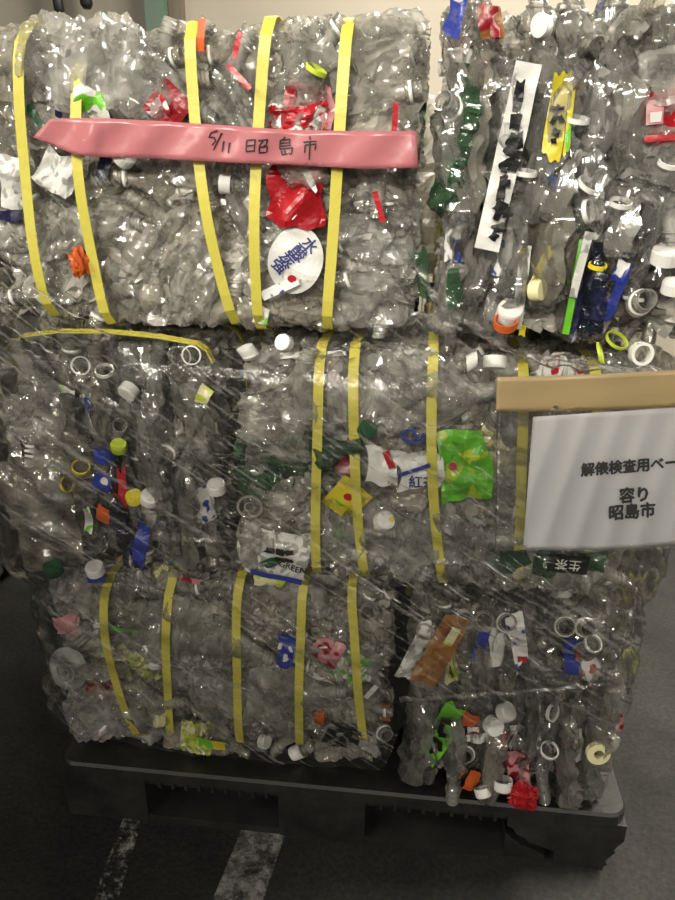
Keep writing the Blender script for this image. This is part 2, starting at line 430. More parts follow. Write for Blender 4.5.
# ------------------------------------------------------------------ crushed bottle kinds
def bottle_kind(seed, L, R, flat, amp, ribs, soft=False):
    g = np.random.RandomState(seed)
    nk = .0125
    prof = [(0, .0), (.001, R*.35), (.0, R*.62), (.004, R*.85), (.014, R)]
    nb = 30
    for k in range(1, nb+1):
        z = .014+(.60*L-.014)*k/nb; prof.append((z, R-(.0025 if (ribs and k % 5 in (1, 2)) else 0)))
    for q in (.62, .64, .66, .69, .72, .75, .78, .805, .83, .85, .865):
        t = (q-.6)/(.865-.6); prof.append((q*L, nk+(R-nk)*(math.cos(t*math.pi)*.5+.5)**.8))
    zt = L
    prof += [(zt-.023, nk+.0), (zt-.0215, .0165), (zt-.0195, .0165), (zt-.018, .0122), (zt-.013, .0122), (zt-.012, .0136), (zt-.0105, .0122),
             (zt-.007, .0122), (zt-.006, .0136), (zt-.0045, .0122), (zt, .0122), (zt, .0105), (zt-.03, .010)]
    A = 34
    bendx, bendy = g.uniform(-.02, .02), g.uniform(-.012, .012)
    tx, ty = g.uniform(-.5, .5), g.uniform(-.35, .35)
    twist = g.uniform(-.5, .5)
    def deform(P, jit=0):
        P = np.array(P, float); z = P[:, 2]
        w = smooth01((.90*L-z)/(.22*L)); wb = .55+.45*smooth01(z/.05)
        ww = w*wb
        a = twist*(z/L-.5)*w
        x, y = P[:, 0]*np.cos(a)-P[:, 1]*np.sin(a), P[:, 0]*np.sin(a)+P[:, 1]*np.cos(a)
        x = x*(1+.32*ww); y = y*(1+(flat-1)*ww)
        Q = np.stack([x, y, z], 1)
        if soft: P = P*np.array((1, 1, .38))
        n1 = noise3(P, seed+1, 14, 2); n2 = noise3(P, seed+2, 16, 2); n3 = noise3(P, seed+3, 10, 2)
        rg = 1-2*np.abs(np.clip(noise3(P, seed+4, 22, 1), -1, 1))
        cr = 1-2*np.abs(np.clip(noise3(P, seed+8, 34, 2), -1, 1))      # small sharp crinkles
        Q[:, 1] += ww*cr*(.0006 if soft else .0030); Q[:, 0] += ww*np.roll(cr, 7)*(.0004 if soft else .0015)
        if soft:     # long folds down the squeezed sides
            fold = 1-2*np.abs(np.clip(noise3(P*np.array((1, 1, .5)), seed+6, 30, 2), -1, 1))
            Q[:, 1] += ww*.0095*fold; Q[:, 0] += ww*.005*fold
        Q[:, 0] += ww*amp*n1; Q[:, 1] += ww*(amp*.8*n2+amp*.5*rg); Q[:, 2] += ww*amp*.6*n3
        s = np.sin(np.pi*np.clip(z/L, 0, 1))
        Q[:, 0] += bendx*s; Q[:, 1] += bendy*s
        d = np.clip(z-.66*L, 0, None)
        Q[:, 0] += tx*d; Q[:, 1] += ty*d
        if jit:
            Q += g.normal(size=Q.shape)*(jit*ww)[:, None]
        Q[:, 2] -= L/2
        return Q
    def lathe(pr, jit=0, smooth=False, name='bottle'):
        V = []
        for z, r in pr:
            for k in range(A):
                q = 2*math.pi*k/A; V.append((r*math.cos(q), r*math.sin(q), z))
        V = np.array(V)
        if jit:      # petal foot
            ang = np.arctan2(V[:, 1], V[:, 0]); m = V[:, 2] < .006
            V[m, 2] += .006*(np.cos(5*ang[m])*.5+.5)*np.hypot(V[m, 0], V[m, 1])/R
        me = make_mesh(name, deform(V, jit), grid_faces(A, len(pr), True), smooth)
        return me
    out = {'L': L, 'R': R}
    out['bottle'] = lathe(prof, .00015 if soft else .0006, True)
    out['bottle'].set_sharp_from_angle(angle=math.radians(24 if soft else 20))
    vv = np.empty(len(out['bottle'].vertices)*3); out['bottle'].vertices.foreach_get('co', vv); out['co'] = vv.reshape(-1, 3)
    body = [p for p in prof if .20*L < p[0] < .56*L]
    st = g.get_state()
    out['label'] = lathe([(z, r+.0022) for z, r in body], 0, False, 'label')
    out['neck_ring'] = lathe([(L-.0185, .0125), (L-.0185, .0152), (L-.0135, .0152), (L-.0135, .0125)], 0, True, 'neck_ring')
    cp = [(L-.016, .0138), (L-.016, .0152), (L-.002, .0150), (L+.0015, .0140), (L+.002, .0), ]
    out['cap'] = lathe(cp, 0, False, 'cap')
    out['deform'] = deform
    return out
SMALL = [bottle_kind(100+17*i, .205+.01*(i % 3), .033, (.30, .42, .52, .36)[i % 4], .0065, i % 2 == 0) for i in range(7)]
LARGE = [bottle_kind(500+19*i, .285+.012*(i % 3), .050, (.26, .36, .46)[i % 3], .0095, i % 2 == 1) for i in range(6)]
SOFT_S = [bottle_kind(900+13*i, .205+.012*(i % 3), .033, (.30, .40, .50, .36)[i % 4], .0035, False, True) for i in range(7)]
SOFT_L = [bottle_kind(1300+23*i, .285+.012*(i % 3), .048, (.22, .32, .40)[i % 3], .0050, i == 2, True) for i in range(6)]

def frame_matrix(pos, zaxis, yaxis):
    z = Vector(zaxis).normalized(); y = Vector(yaxis); y = (y-z*y.dot(z)).normalized(); x = y.cross(z)
    return Matrix(((x[0], y[0], z[0], pos[0]), (x[1], y[1], z[1], pos[1]), (x[2], y[2], z[2], pos[2]), (0, 0, 0, 1)))

def put_bottle(bale, kind, Mw, scale=1.0, pet='pet', label=None, ring=None, cap=None, box=None):
    if box is not None:      # keep the pressed bottle inside the bale's own outline
        for _ in range(2):
            Q = kind['co']*scale @ np.array(Mw.to_3x3()).T+np.array(Mw.translation)
            lo, hi = Q.min(axis=0), Q.max(axis=0); sh = np.zeros(3)
            for k in range(3):
                a, c = box[k]
                if hi[k]-lo[k] > c-a: sh[k] = (a+c)/2-(lo[k]+hi[k])/2
                elif lo[k] < a: sh[k] = a-lo[k]
                elif hi[k] > c: sh[k] = c-hi[k]
            Mw = Matrix.Translation(sh) @ Mw
            big = max((hi[k]-lo[k])/(box[k][1]-box[k][0]) for k in range(3))
            if big > 1: scale /= big
    off = Matrix.Translation(-Vector(bale.location))
    o = link('bottle', kind['bottle'], M[pet], bale, off @ Mw @ Matrix.Scale(scale, 4))
    if label: link('label', kind['label'], M[label], o)
    if ring: link('neck_ring', kind['neck_ring'], M[ring], o)
    if cap: link('cap', kind['cap'], M[cap], o)
    return o

LABELS = ['l_white', 'l_whiteblue', 'l_whitegreen', 'l_whitegrey', 'l_cream', 'l_bluewhite', 'l_whitered', 'l_creamgreen', 'l_grey', 'l_whitegrey']
def scatter(bale, box, face, mode, count, depth, seed, labelled=.1):
    """bottles pressed into one face. face(u, v, d) gives the point, its outward normal and up direction"""
    g = random.Random(seed)
    for p, n, up in face(count, depth, g):
        n = Vector(n); up = Vector(up); side = up.cross(n)
        small = g.random() < .6
        kind = g.choice((SMALL if small else LARGE) if mode == 'flat' else (SOFT_S if small else SOFT_L))
        if mode == 'flat':
            a = g.gauss(math.pi/2, .75); zax = up*math.cos(a)+side*math.sin(a)
            if g.random() < .5: zax = -zax
            zax = zax+n*g.uniform(-.16, .16); yax = n+side*g.uniform(-.3, .3)
        else:
            zax = (up*g.choice((-1, 1))+side*g.gauss(0, .13)+n*g.uniform(-.12, .12)); yax = side+n*g.uniform(-.35, .35)
        put_bottle(bale, kind, frame_matrix(p, zax, yax), g.uniform(.86, 1.05), pet='pet' if mode == 'flat' else 'pet_thin',
                   label=g.choice(LABELS) if g.random() < labelled else None,
                   ring='p_white' if g.random() < .4 else None,
                   cap='p_white' if g.random() < .08 else None, box=box)

def core_mesh(dx, dy, dz, seed, res=.0125, amp=.017):
    """packed inside of the bale: a crinkled closed block"""
    nx, ny, nz = [max(2, int(round(d/res))) for d in (dx, dy, dz)]
    V = []; Fc = []; idx = {}
    def vid(i, j, k):
        key = (i, j, k)
        if key not in idx: idx[key] = len(V); V.append((i/nx*dx-dx/2, j/ny*dy-dy/2, k/nz*dz-dz/2))
        return idx[key]
    for i in range(nx):
        for j in range(ny):
            for k in (0, nz):
                q = [vid(i,j,k), vid(i+1,j,k), vid(i+1,j+1,k), vid(i,j+1,k)]; Fc.append(q if k else q[::-1])
        for k in range(nz):
            for j in (0, ny):
                q = [vid(i,j,k), vid(i+1,j,k), vid(i+1,j,k+1), vid(i,j,k+1)]; Fc.append(q[::-1] if j else q)
    for j in range(ny):
        for k in range(nz):
            for i in (0, nx):
                q = [vid(i,j,k), vid(i,j+1,k), vid(i,j+1,k+1), vid(i,j,k+1)]; Fc.append(q if i else q[::-1])
    V = np.array(V)
    g = np.random.RandomState(seed)
    c = V/np.array([dx/2, dy/2, dz/2]); c = np.sign(c)*np.abs(c)**5
    nr = c/np.maximum(np.linalg.norm(c, axis=1), 1e-6)[:, None]
    h = noise3(V, seed, 9, 2)*amp*.6+(1-2*np.abs(np.clip(noise3(V, seed+5, 16, 2), -1, 1)))*amp*.7
    V = V*(1-.06*(np.sum(np.abs(c) > .5, axis=1) > 1))[:, None]
    h = h+(1-2*np.abs(np.clip(noise3(V, seed+9, 40, 2), -1, 1)))*.005
    V = V+nr*(h-.022)[:, None]+g.normal(size=V.shape)*.0014
    lim = np.array([dx, dy, dz])/2-.004
    return make_mesh('packed_bottles', np.clip(V, -lim, lim), Fc)

BALES = {}
def build_bale(key, x0, x1, y0, y1, z0, z1, mode, label, seed, n_front, n_top, n_side, side, labelled):
    root = empty('bottle_bale', ((x0+x1)/2, (y0+y1)/2, z0))
    tag(root, label, 'bale', 'bales of crushed drink bottles on the pallet')
    me = core_mesh(x1-x0-.02, y1-y0-.02, z1-z0-.015, seed, .009)
    core = link('packed_bottles', me, M['core'], root, Matrix.Translation((0, 0, (z1-z0)/2)))
    core['kind'] = 'stuff'
    def front(count, depth, g):
        if mode == 'flat':
            nx = max(1, round(math.sqrt(count*(x1-x0)/(z1-z0)))); nz = max(1, round(count/nx))
            cells = [(i, j) for i in range(nx) for j in range(nz)]; g.shuffle(cells)
            for i, j in cells:
                x = x0+(x1-x0)*(i+g.uniform(.1, .9))/nx; z = z0+(z1-z0)*(j+g.uniform(.1, .9))/nz
                x = min(max(x, x0+.07), x1-.07); z = min(max(z, z0+.04), z1-.035)
                yield (x, y0+g.uniform(.004, depth), z), (0, -1, 0), (0, 0, 1)
        else:
            nx = int((x1-x0)/.027); nz = 3
            for layer in range(max(1, round(count/(nx*nz)))):
                for i in range(nx):
                    s = g.uniform(-.06, .06)
                    for j in range(nz):
                        x = x0+.018+(x1-x0-.036)*(i+.5+g.uniform(-.3, .3))/nx
                        z = z0+.09+(z1-z0-.18)*j/(nz-1)+s+g.uniform(-.03, .03)
                        z = min(max(z, z0+.10), z1-.10)
                        yield (x, y0+.022+layer*.045+g.uniform(-.012, .018), z), (0, -1, 0), (0, 0, 1)
    def top(count, depth, g):
        for _ in range(count):
            yield (g.uniform(x0+.08, x1-.08), g.uniform(y0+.05, y0+.30), z1-g.uniform(.0, .025)), (0, 0, 1), (0, 1, 0) if mode != 'flat' else (1, 0, 0)
    def sidef(count, depth, g):
        xx, nn = (x0, -1) if side < 0 else (x1, 1)
        for _ in range(count):
            yield (xx-nn*g.uniform(.005, .03), g.uniform(y0+.08, y1-.08), g.uniform(z0+.06, z1-.06)), (nn, 0, 0), (0, 0, 1)
    box = ((x0+.004, x1-.004), (y0-.002, y1), (z0+.006, z1+(.012 if z1 > 1.2 else -.004)))
    scatter(root, box, front, mode, n_front, .05, seed+1, labelled)
    scatter(root, box, top, 'flat', n_top, .03, seed+2, .04)
    if n_side: scatter(root, box, sidef, 'edge' if mode == 'flat' else 'flat', n_side, .03, seed+3, .05)
    BALES[key] = dict(root=root, x0=x0, x1=x1, y0=y0, y1=y1, z0=z0, z1=z1)
    return root

build_bale('A', -.565, .124, .05, .48, .995, 1.43, 'flat', 'top bale with five yellow straps, crossed by the pink handwritten tape', 10, 62, 20, 16, -1, .05)
build_bale('B', .134, .57, .02, .67, .995, 1.44, 'edge', 'top bale of upright flattened bottles with a red label at its edge', 20, 45, 20, 20, 1, .1)
build_bale('C', -.575, -.185, .05, .70, .565, .985, 'edge', 'film-wrapped middle bale with white bottle mouths below one sideways yellow strap', 30, 42, 0, 18, -1, .1)
build_bale('D', -.165, .495, .05, .48, .565, .985, 'flat', 'middle bale behind the white paper notice and brown tape', 40, 62, 8, 14, 1, .06)
build_bale('E', -.55, .115, .05, .48, .14, .56, 'flat', 'bottom bale with five yellow straps resting on the dark pallet end', 50, 62, 0, 16, -1, .06)
build_bale('F', .125, .515, .012, .66, .14, .56, 'edge', 'bottom bale of upright bottles with a red crumpled label above the cracked corner', 60, 45, 0, 20, 1, .1)

def rear_bale(x0, x1, y0, y1, z0, z1, along_x, label, seed):
    root = empty('bottle_bale', ((x0+x1)/2, (y0+y1)/2, z0))
    tag(root, label, 'bale', 'bales of crushed drink bottles on the pallet')
    o = link('packed_bottles', core_mesh(x1-x0, y1-y0, z1-z0-.012, seed, .02), M['core'], root, Matrix.Translation((0, 0, (z1-z0)/2))); o['kind'] = 'stuff'
    box = ((x0+.004, x1-.004), (y0+.004, y1-.004), (z0+.006, z1-.004))
    def sides(count, depth, g):
        for k in range(count):
            side = (-1, 1)[k % 2]; xx = x0 if side < 0 else x1
            yield (xx, g.uniform(y0+.08, y1-.08), g.uniform(z0+.06, z1-.06)), (side, 0, 0), (0, 0, 1)
    scatter(root, box, sides, 'edge' if along_x else 'flat', 24, .03, seed, 0)
    for k in range(4):
        u = .12+.25*k
        if along_x:
            x = x0+(x1-x0)*u; P = [(x, y0, z0+.001), (x, y0, z1), (x, y1, z1), (x, y1, z0+.001)]; N_ = [(0, -1, 0), (0, -1, 0), (0, 1, 0), (0, 1, 0)]; W_ = (.016, 0, 0)
        else:
            y = y0+(y1-y0)*u; P = [(x0, y, z0+.001), (x0, y, z1), (x1, y, z1), (x1, y, z0+.001)]; N_ = [(-1, 0, 0), (-1, 0, 0), (1, 0, 0), (1, 0, 0)]; W_ = (0, .016, 0)
        V, Fc = ribbon_geo(P, N_, [W_]*4, .0012, True); worldmesh('strap', V, Fc, M['strap'], root)
rear_bale(-.08, .57, .70, 1.09, .995, 1.42, True, 'top rear bale glimpsed in the dark gap between the two front top bales', 201)
rear_bale(-.53, -.12, .51, 1.09, .995, 1.42, False, 'top rear bale standing behind the pink tape bale', 202)
rear_bale(-.56, .125, .73, 1.09, .565, .99, True, 'middle rear bale behind the bale with the sideways strap', 203)
rear_bale(.13, .495, .51, 1.09, .565, .99, False, 'middle rear bale behind the bale with the paper notice', 204)
rear_bale(-.10, .515, .69, 1.09, .14, .555, True, 'bottom rear bale behind the upright bottles over the cracked corner', 205)
rear_bale(-.55, -.13, .51, 1.09, .14, .555, False, 'bottom rear bale behind the strapped bottom bale', 206)

# ------------------------------------------------------------------ straps
def strap_loop_front(key, top_px, mid_px, bot_px, width=.016):
    """loop round the bale front to back; the front run follows the photographed points"""
    b = BALES[key]; yf = b['y0']-.012; yb = b['y1']+.004
    f = [atY(px, py, yf) for px, py in (top_px, mid_px, bot_px)]
    pts, nr, wd = [], [], []
    z1, z0 = f[0][2], max(f[2][2], b['z0']+.008)
    if b['z1'] < 1.2: z1 = min(z1, b['z1']-.003)
    g = random.Random(int(top_px[0]*7))
    ph = g.uniform(0, 6)
    for k in range(19):
        t = k/18; x = (1-t)**2*f[0][0]+2*t*(1-t)*(2*f[1][0]-.5*(f[0][0]+f[2][0]))+t*t*f[2][0]
        z = z1+(z0-z1)*t; bul = -.010*math.sin(math.pi*t)+.0035*math.sin(9*t+ph)
        rr = .02*(max(0, .09-t)/.09)**2+.02*(max(0, t-.91)/.09)**2
        pts.append((x, yf+bul+rr, z)); nr.append((0, -1, 0))
    xt, xb = f[0][0], f[2][0]
    for y in (yf+.035, yb-.02):
        pts.append((xb, y, z0-.004)); nr.append((0, 0, -1))
    for z in (z0+.02, z1-.02):
        pts.append((xb if z < (z0+z1)/2 else xt, yb, z)); nr.append((0, 1, 0))
    for y in (yb-.02, yf+.035):
        pts.append((xt, y, z1+.004)); nr.append((0, 0, 1))
    wid = []
    for k in range(len(pts)):
        if k < 19:
            a = np.array(pts[max(k-1, 0)]); c = np.array(pts[min(k+1, 18)]); d = c-a; d[1] = 0
            wv = np.array((-d[2], 0, d[0])); wid.append(wv/np.linalg.norm(wv)*width)
        else: wid.append((width, 0, 0))
    V, Fc = ribbon_geo(pts, nr, wid, .0012, True)
    return worldmesh('strap', V, Fc, M['strap'], b['root'])
for s in (((21, 24), (26, 165), (50, 318)), ((76, 58), (84, 190), (108, 326)), ((189, 20), (203, 165), (233, 326)),
          ((268, 15), (256, 160), (258, 331)), ((347, 17), (337, 150), (326, 331))):
    strap_loop_front('A', *s)
for s in (((320, 338), (317, 450), (316, 582)), ((354, 344), (356, 460), (365, 597)), ((434, 345), (434, 450), (443, 597)),
          ((524, 366), (521, 480), (516, 597)), ((597, 370), (595, 480), (586, 576))):
    strap_loop_front('D', *s)
for s in (((105, 584), (112, 655), (141, 741)), ((169, 584), (167, 655), (172, 742)), ((238, 584), (237, 655), (241, 750)),
          ((302, 590), (300, 660), (299, 753)), ((351, 592), (358, 660), (364, 750))):
    strap_loop_front('E', *s)
def strap_loop_side(key, y, width=.016):
    b = BALES[key]; x0, x1, z0, z1 = b['x0']+.02, b['x1']+.002, b['z0']+.001, b['z1']+.002
    pts, nr = [], []
    cx, cz, hx, hz = (x0+x1)/2, (z0+z1)/2, (x1-x0)/2, (z1-z0)/2
    for k in range(56):
        a = 2*math.pi*(k+.5)/56; c, s = math.cos(a), math.sin(a)
        X = math.copysign(abs(c)**.25, c); Z = math.copysign(abs(s)**.25, s)
        pts.append((cx+hx*X, y+.004*math.sin(3*a), cz+hz*Z)); n = np.array((c, 0, s)); nr.append(n)
    V, Fc = ribbon_geo(pts, nr, [(0, width, 0)]*56, .0012, True)
    return worldmesh('strap', V, Fc, M['strap'], b['root'])
for key in 'BCF':
    b = BALES[key]
    for k in range(4):
        strap_loop_side(key, b['y0']+.16+k*.13)
b = BALES['C']       # the foremost strap has slipped over the top edge
pts = [atY(x, y, b['y0']-.012) for x, y in ((24, 336), (60, 331.5), (110, 332), (160, 337), (198, 344), (207, 350), (213, 362))]
pts = [np.array((b['x0']+.0, b['y0']+.05, b['z1']-.03))]+pts
nr = [(-.5, 0, .8), (-.2, -.2, 1)]+[(0, -.25, 1)]*4+[(.5, -.2, .8), (.9, -.2, .3)]
V, Fc = ribbon_geo(pts, nr, [(0, .014, .0025)]*8, .0025); worldmesh('strap', V, Fc, M['strap'], b['root'])
# ------------------------------------------------------------------ text on sheets
_cache = {}
def glyphs(s, bold=0.0, shear=0.0):
    k = (s, bold, shear)
    if k in _cache: return _cache[k]
    bold0, bold = bold, 0.0
    cu = bpy.data.curves.new('lettering', 'FONT'); cu.body = s; cu.size = 1.0; cu.offset = bold; cu.shear = shear
    cu.align_x = 'CENTER'; cu.align_y = 'CENTER'; cu.resolution_u = 2
    o = bpy.data.objects.new('lettering', cu); COL.objects.link(o)
    bpy.context.view_layer.update()
    me = bpy.data.meshes.new_from_object(o.evaluated_get(bpy.context.evaluated_depsgraph_get()))
    V = np.array([v.co[:] for v in me.vertices]) if len(me.vertices) else np.zeros((0, 3)); Fc = [tuple(p.vertices) for p in me.polygons]
    bpy.data.objects.remove(o); bpy.data.curves.remove(cu); bpy.data.meshes.remove(me)
    if bold0 and len(V):
        n = len(V); sh = [(0, 0), (bold0, 0), (-bold0, 0), (0, bold0), (0, -bold0)]
        V = np.concatenate([V+np.array((a, c, 0)) for a, c in sh]); Fc = [tuple(i+q*n for i in f) for q in range(5) for f in Fc]
    _cache[k] = (V, Fc); return V, Fc

class Sheet:
    """a crumpled or gently waving flat piece: centre c, right axis U, up axis V_, facing Nn"""
    def __init__(s, c, U, V_, w, h, amp, seed, freq=12, curl=0.0):
        s.c = np.array(c, float); s.U = np.array(U, float)/np.linalg.norm(U); v = np.array(V_, float)
        v = v-s.U*(v@s.U); s.V = v/np.linalg.norm(v); s.N = np.cross(s.U, s.V); s.w, s.h, s.amp, s.seed, s.freq, s.curl = w, h, amp, seed, freq, curl
    def pt(s, u, v, lift=0.0):
        u = np.atleast_1d(np.asarray(u, float)); v = np.atleast_1d(np.asarray(v, float))
        P = np.stack([u, v, np.zeros_like(u)], 1)
        hgt = s.amp*noise3(P, s.seed, s.freq, 2)-s.curl*(u*u+v*v*.5)+lift
        return s.c+u[:, None]*s.U+v[:, None]*s.V+hgt[:, None]*s.N
    def mesh(s, name, mat, parent, nu=12, nv=12, outline=None, smooth=False, thick=.0006):
        u, v = np.meshgrid(np.linspace(-1, 1, nu), np.linspace(-1, 1, nv)); u = u.ravel(); v = v.ravel()
        if outline in ('round', 'disc'):
            a = u*np.sqrt(1-v*v/2); v = v*np.sqrt(1-u*u/2); u = a
        g = np.random.RandomState(s.seed)
        if outline in ('torn', 'round'):
            P = np.stack([u, v, 0*u], 1)
            u = u*(1+.16*noise3(P, s.seed+7, .45, 2)); v = v*(1+.16*noise3(P, s.seed+8, .45, 2))
        Pt = s.pt(u*s.w/2, v*s.h/2)
        n = len(Pt); V = np.concatenate([Pt, Pt-s.N*thick]); Fc = grid_faces(nu, nv)
        edge = list(range(nu))+[nu*j+nu-1 for j in range(1, nv)]+[nu*(nv-1)+i for i in range(nu-2, -1, -1)]+[nu*j for j in range(nv-2, 0, -1)]
        Fa = Fc+[tuple(i+n for i in f[::-1]) for f in Fc]+[(edge[k], edge[k]+n, edge[(k+1) % len(edge)]+n, edge[(k+1) % len(edge)]) for k in range(len(edge))]
        return worldmesh(name, V, Fa, mat, parent, smooth)
    def text(s, string, u, v, size, mat, parent, ang=0.0, bold=0.0, lift=.0009, shear=0.0, name='lettering', sx=1.0, root=None):
        G, Fc = glyphs(string, bold, shear)
        if not len(G): return None
        ca, sa = math.cos(ang), math.sin(ang)
        x = G[:, 0]*size*sx; y = G[:, 1]*size
        V = s.pt(u+x*ca-y*sa, v+x*sa+y*ca, lift)
        o = worldmesh(name, V-(0 if root is None else np.array(root)), Fc, mat, None)
        if parent is not None: o.parent = parent
        return o

# ------------------------------------------------------------------ picked-out pieces of the bales
def PX(key, px, py, d=0.0):
    return atY(px, py, BALES[key]['y0']+d)
def mpp(key, px, py):      # metres for one pixel there
    b = BALES[key]; a = atY(px, py, b['y0']); c = atY(px+1, py, b['y0']); return abs(c[0]-a[0])
def dirpx(a):              # direction in the front plane, a = degrees clockwise from up
    a = math.radians(a); return Vector((math.sin(a), 0, math.cos(a)))
HS = [1000]
def H_label(key, px, py, wpx, hpx, mat, ang=0, outline='torn', amp=.006, d=-.008, text=None, curl=0, name='label', nu=12):
    s = mpp(key, px, py); c = PX(key, px, py, d+.007); HS[0] += 1
    up = dirpx(ang); right = dirpx(ang+90)
    sh = Sheet(c, right, up, wpx*s, hpx*s*1.06, amp, HS[0], 14, curl)
    root = BALES[key]['root']
    o = sh.mesh(name, M[mat], root, nu, nu, outline)
    for tx in (text or []):
        string, u, v, size, tm, ta, bold = tx
        t = sh.text(string, u*s, v*s, size*s, M[tm], o, math.radians(ta), bold, root=root.location, lift=.0014)
    return sh, o
def H_bottle(key, px, py, ang, kind, scale=1.0, d=.0, edge=False, **k):
    """px,py = bottle centre, ang = where the mouth points (degrees clockwise from up)"""
    y = (1, .25, 0) if edge else (0, -1, 0)
    zax = dirpx(ang)+Vector((0, rnd.uniform(-.06, .03), 0))
    b = BALES[key]
    if edge and 'pet' not in k: k['pet'] = 'pet_thin'
    if edge: kind = (SOFT_S[[q is kind for q in SMALL].index(True)] if any(kind is q for q in SMALL) else SOFT_L[[q is kind for q in LARGE].index(True)])
    return put_bottle(b['root'], kind, frame_matrix(PX(key, px, py, d), zax, y), scale,
                      box=((b['x0']-.004, b['x1']+.004), (b['y0']-.035, b['y1']), (b['z0']+.004, b['z1']+(.02 if b['z1'] > 1.2 else 0))), **k)
def H_mouth(key, px, py, tilt=(0, 0), kind=None, scale=1.0, d=-.012, **k):
    """bottle standing mouth-first out of the face"""
    kind = kind or SMALL[0]; zax = Vector((tilt[0], -1, tilt[1])).normalized()
    Ls = kind['L']*scale; e = kind['deform'](np.array([[0, 0, kind['L']]]))[0]*scale
    Mx = frame_matrix((0, 0, 0), zax, (0, 0, 1)); p = Vector(PX(key, px, py, d))-(Mx @ Vector(e))
    Mx.translation = p
    b = BALES[key]
    return put_bottle(b['root'], kind, Mx, scale, box=((b['x0']+.002, b['x1']-.002), (b['y0']-.04, b['y1']), (b['z0']+.004, b['z1']-.004)), **k)
def H_base(key, px, py, kind, scale=1.0, d=-.012, tilt=(0, 0), **k):
    zax = Vector((tilt[0], 1, tilt[1])).normalized(); Mx = frame_matrix((0, 0, 0), zax, (0, 0, 1))
    e = kind['deform'](np.array([[0, 0, 0.]]))[0]*scale
    Mx.translation = Vector(PX(key, px, py, d))-(Mx @ Vector(e))
    b = BALES[key]
    return put_bottle(b['root'], kind, Mx, scale, box=((b['x0']+.002, b['x1']-.002), (b['y0']-.04, b['y1']), (b['z0']+.004, b['z1']-.004)), **k)
def lathe_part(key, name, px, py, prof, mat, axis, d=-.012, n=20, smooth=False):
    """loose cap or ring; prof = (z, r) along axis"""
    Mx = frame_matrix(PX(key, px, py, d), axis, (0.1, .2, 1)); V = []
    for z, r in prof:
        for k in range(n):
            q = 2*math.pi*k/n; rr = r
            V.append(Mx @ Vector((rr*math.cos(q), rr*math.sin(q), z)))
    Fc = grid_faces(n, len(prof), True)
    return worldmesh(name, np.array([v[:] for v in V]), Fc, M[mat], BALES[key]['root'], smooth)
def H_cap(key, px, py, mat, axis=(0, -1, .2), sc=1.0, d=-.014):
    R = .0152*sc; prof = [(-.001, R*.90), (-.001, R)]
    prof += [(.012*sc, R), (.015*sc, R*.93), (.0155*sc, R*.6), (.0155*sc, 0.0)]
    return lathe_part(key, 'cap', px, py, prof, mat, axis, d)
def H_ring(key, px, py, mat, axis=(0, -1, .2), R=.0155, r=.0022, h=.006, d=-.014):
    prof = [(0, R-r), (0, R), (h, R), (h, R-r), (0, R-r)]
    return lathe_part(key, 'neck_ring', px, py, prof, mat, axis, d, 22)

def H_lump(key, px, py, wpx, hpx, mat, d=-.02, seed=1, name='label'):
    s = mpp(key, px, py); c = PX(key, px, py, d); V = []; n, m = 22, 16
    for j in range(m):
        t = math.pi*j/(m-1)
        for k in range(n):
            q = 2*math.pi*k/n; V.append((math.sin(t)*math.cos(q), math.sin(t)*math.sin(q), math.cos(t)))
    V = np.array(V); r = 1+.22*noise3(V, seed, .5, 2)*.6+.28*(1-2*np.abs(np.clip(noise3(V, seed+1, .75, 2), -1, 1)))
    V = V*r[:, None]*np.array((wpx*s/2, .014, hpx*s/2))*.85+c
    o = worldmesh(name, V, grid_faces(n, m, True), M[mat], BALES[key]['root'], False); return o
# --- top bale with the straps
H_label('A', 168, 106, 36, 34, 'l_darkred', 42, None, .005, d=-.018, nu=8)
H_label('A', 165, 104, 16, 5, 'l_redwhite', 70, None, .002, d=-.024, nu=6)
H_label('A', 201, 35, 8, 26, 'l_orange', 8, None, .002, d=-.018, nu=6)
for x, y, a, l in ((237, 45, 18, 22), (239, 77, -45, 28), (395, 118, 2, 26), (379, 207, -18, 28)):
    H_label('A', x, y, 5.5, l, 'l_red', a, None, .001, d=-.034, nu=6)
H_ring('A', 315, 72, 'p_lime', (.5, -.25, .9), R=.0155)
H_bottle('A', 306, 110, 0, SMALL[2], .9, d=-.004, label='l_redwhite')
H_label('A', 308, 112, 44, 54, 'l_pinkred', 4, 'torn', .009, d=-.014)
sh, o = H_label('A', 298, 192, 56, 58, 'l_red', 8, 'torn', .007, d=-.016)
H_label('A', 308, 176, 34, 6, 'l_white', 60, 'round', .004, d=-.024, nu=8); H_label('A', 296, 206, 9, 22, 'l_white', 20, 'round', .004, d=-.024, nu=8)
H_lump('A', 79, 262, 19, 32, 'l_orange', -.018, 9)
sh, o = H_label('A', 295, 261, 54, 62, 'l_white', 18, 'disc', .003, d=-.018, curl=2)
for s_, u, v in (('強', -14, -10), ('炭', -7, -1), ('酸', 1, 8), ('水', 9, 18)):
    q = sh.text(s_, u*mpp('A', 295, 261), v*mpp('A', 295, 261), 15*mpp('A', 295, 261), M['ink_blue'], o, math.radians(-30), .02, root=BALES['A']['root'].location, lift=.002)
H_label('A', 292, 279, 9, 7, 'l_red', 15, 'disc', .001, d=-.024, nu=7)
H_label('A', 280, 288, 40, 9, 'l_whiteblue', -25, None, .003, d=-.02, nu=8)
H_label('A', 92, 103, 34, 28, 'l_whitegreen', 20, 'torn', .007, d=-.012); H_label('A', 58, 113, 9, 9, 'l_navy', 0, 'round', .002, d=-.014, nu=6)
H_label('A', 56, 172, 46, 40, 'l_whitegrey', 30, 'torn', .008, d=-.008); H_label('A', 10, 216, 22, 9, 'l_navy', 0, 'torn', .003, d=-.008, nu=6)
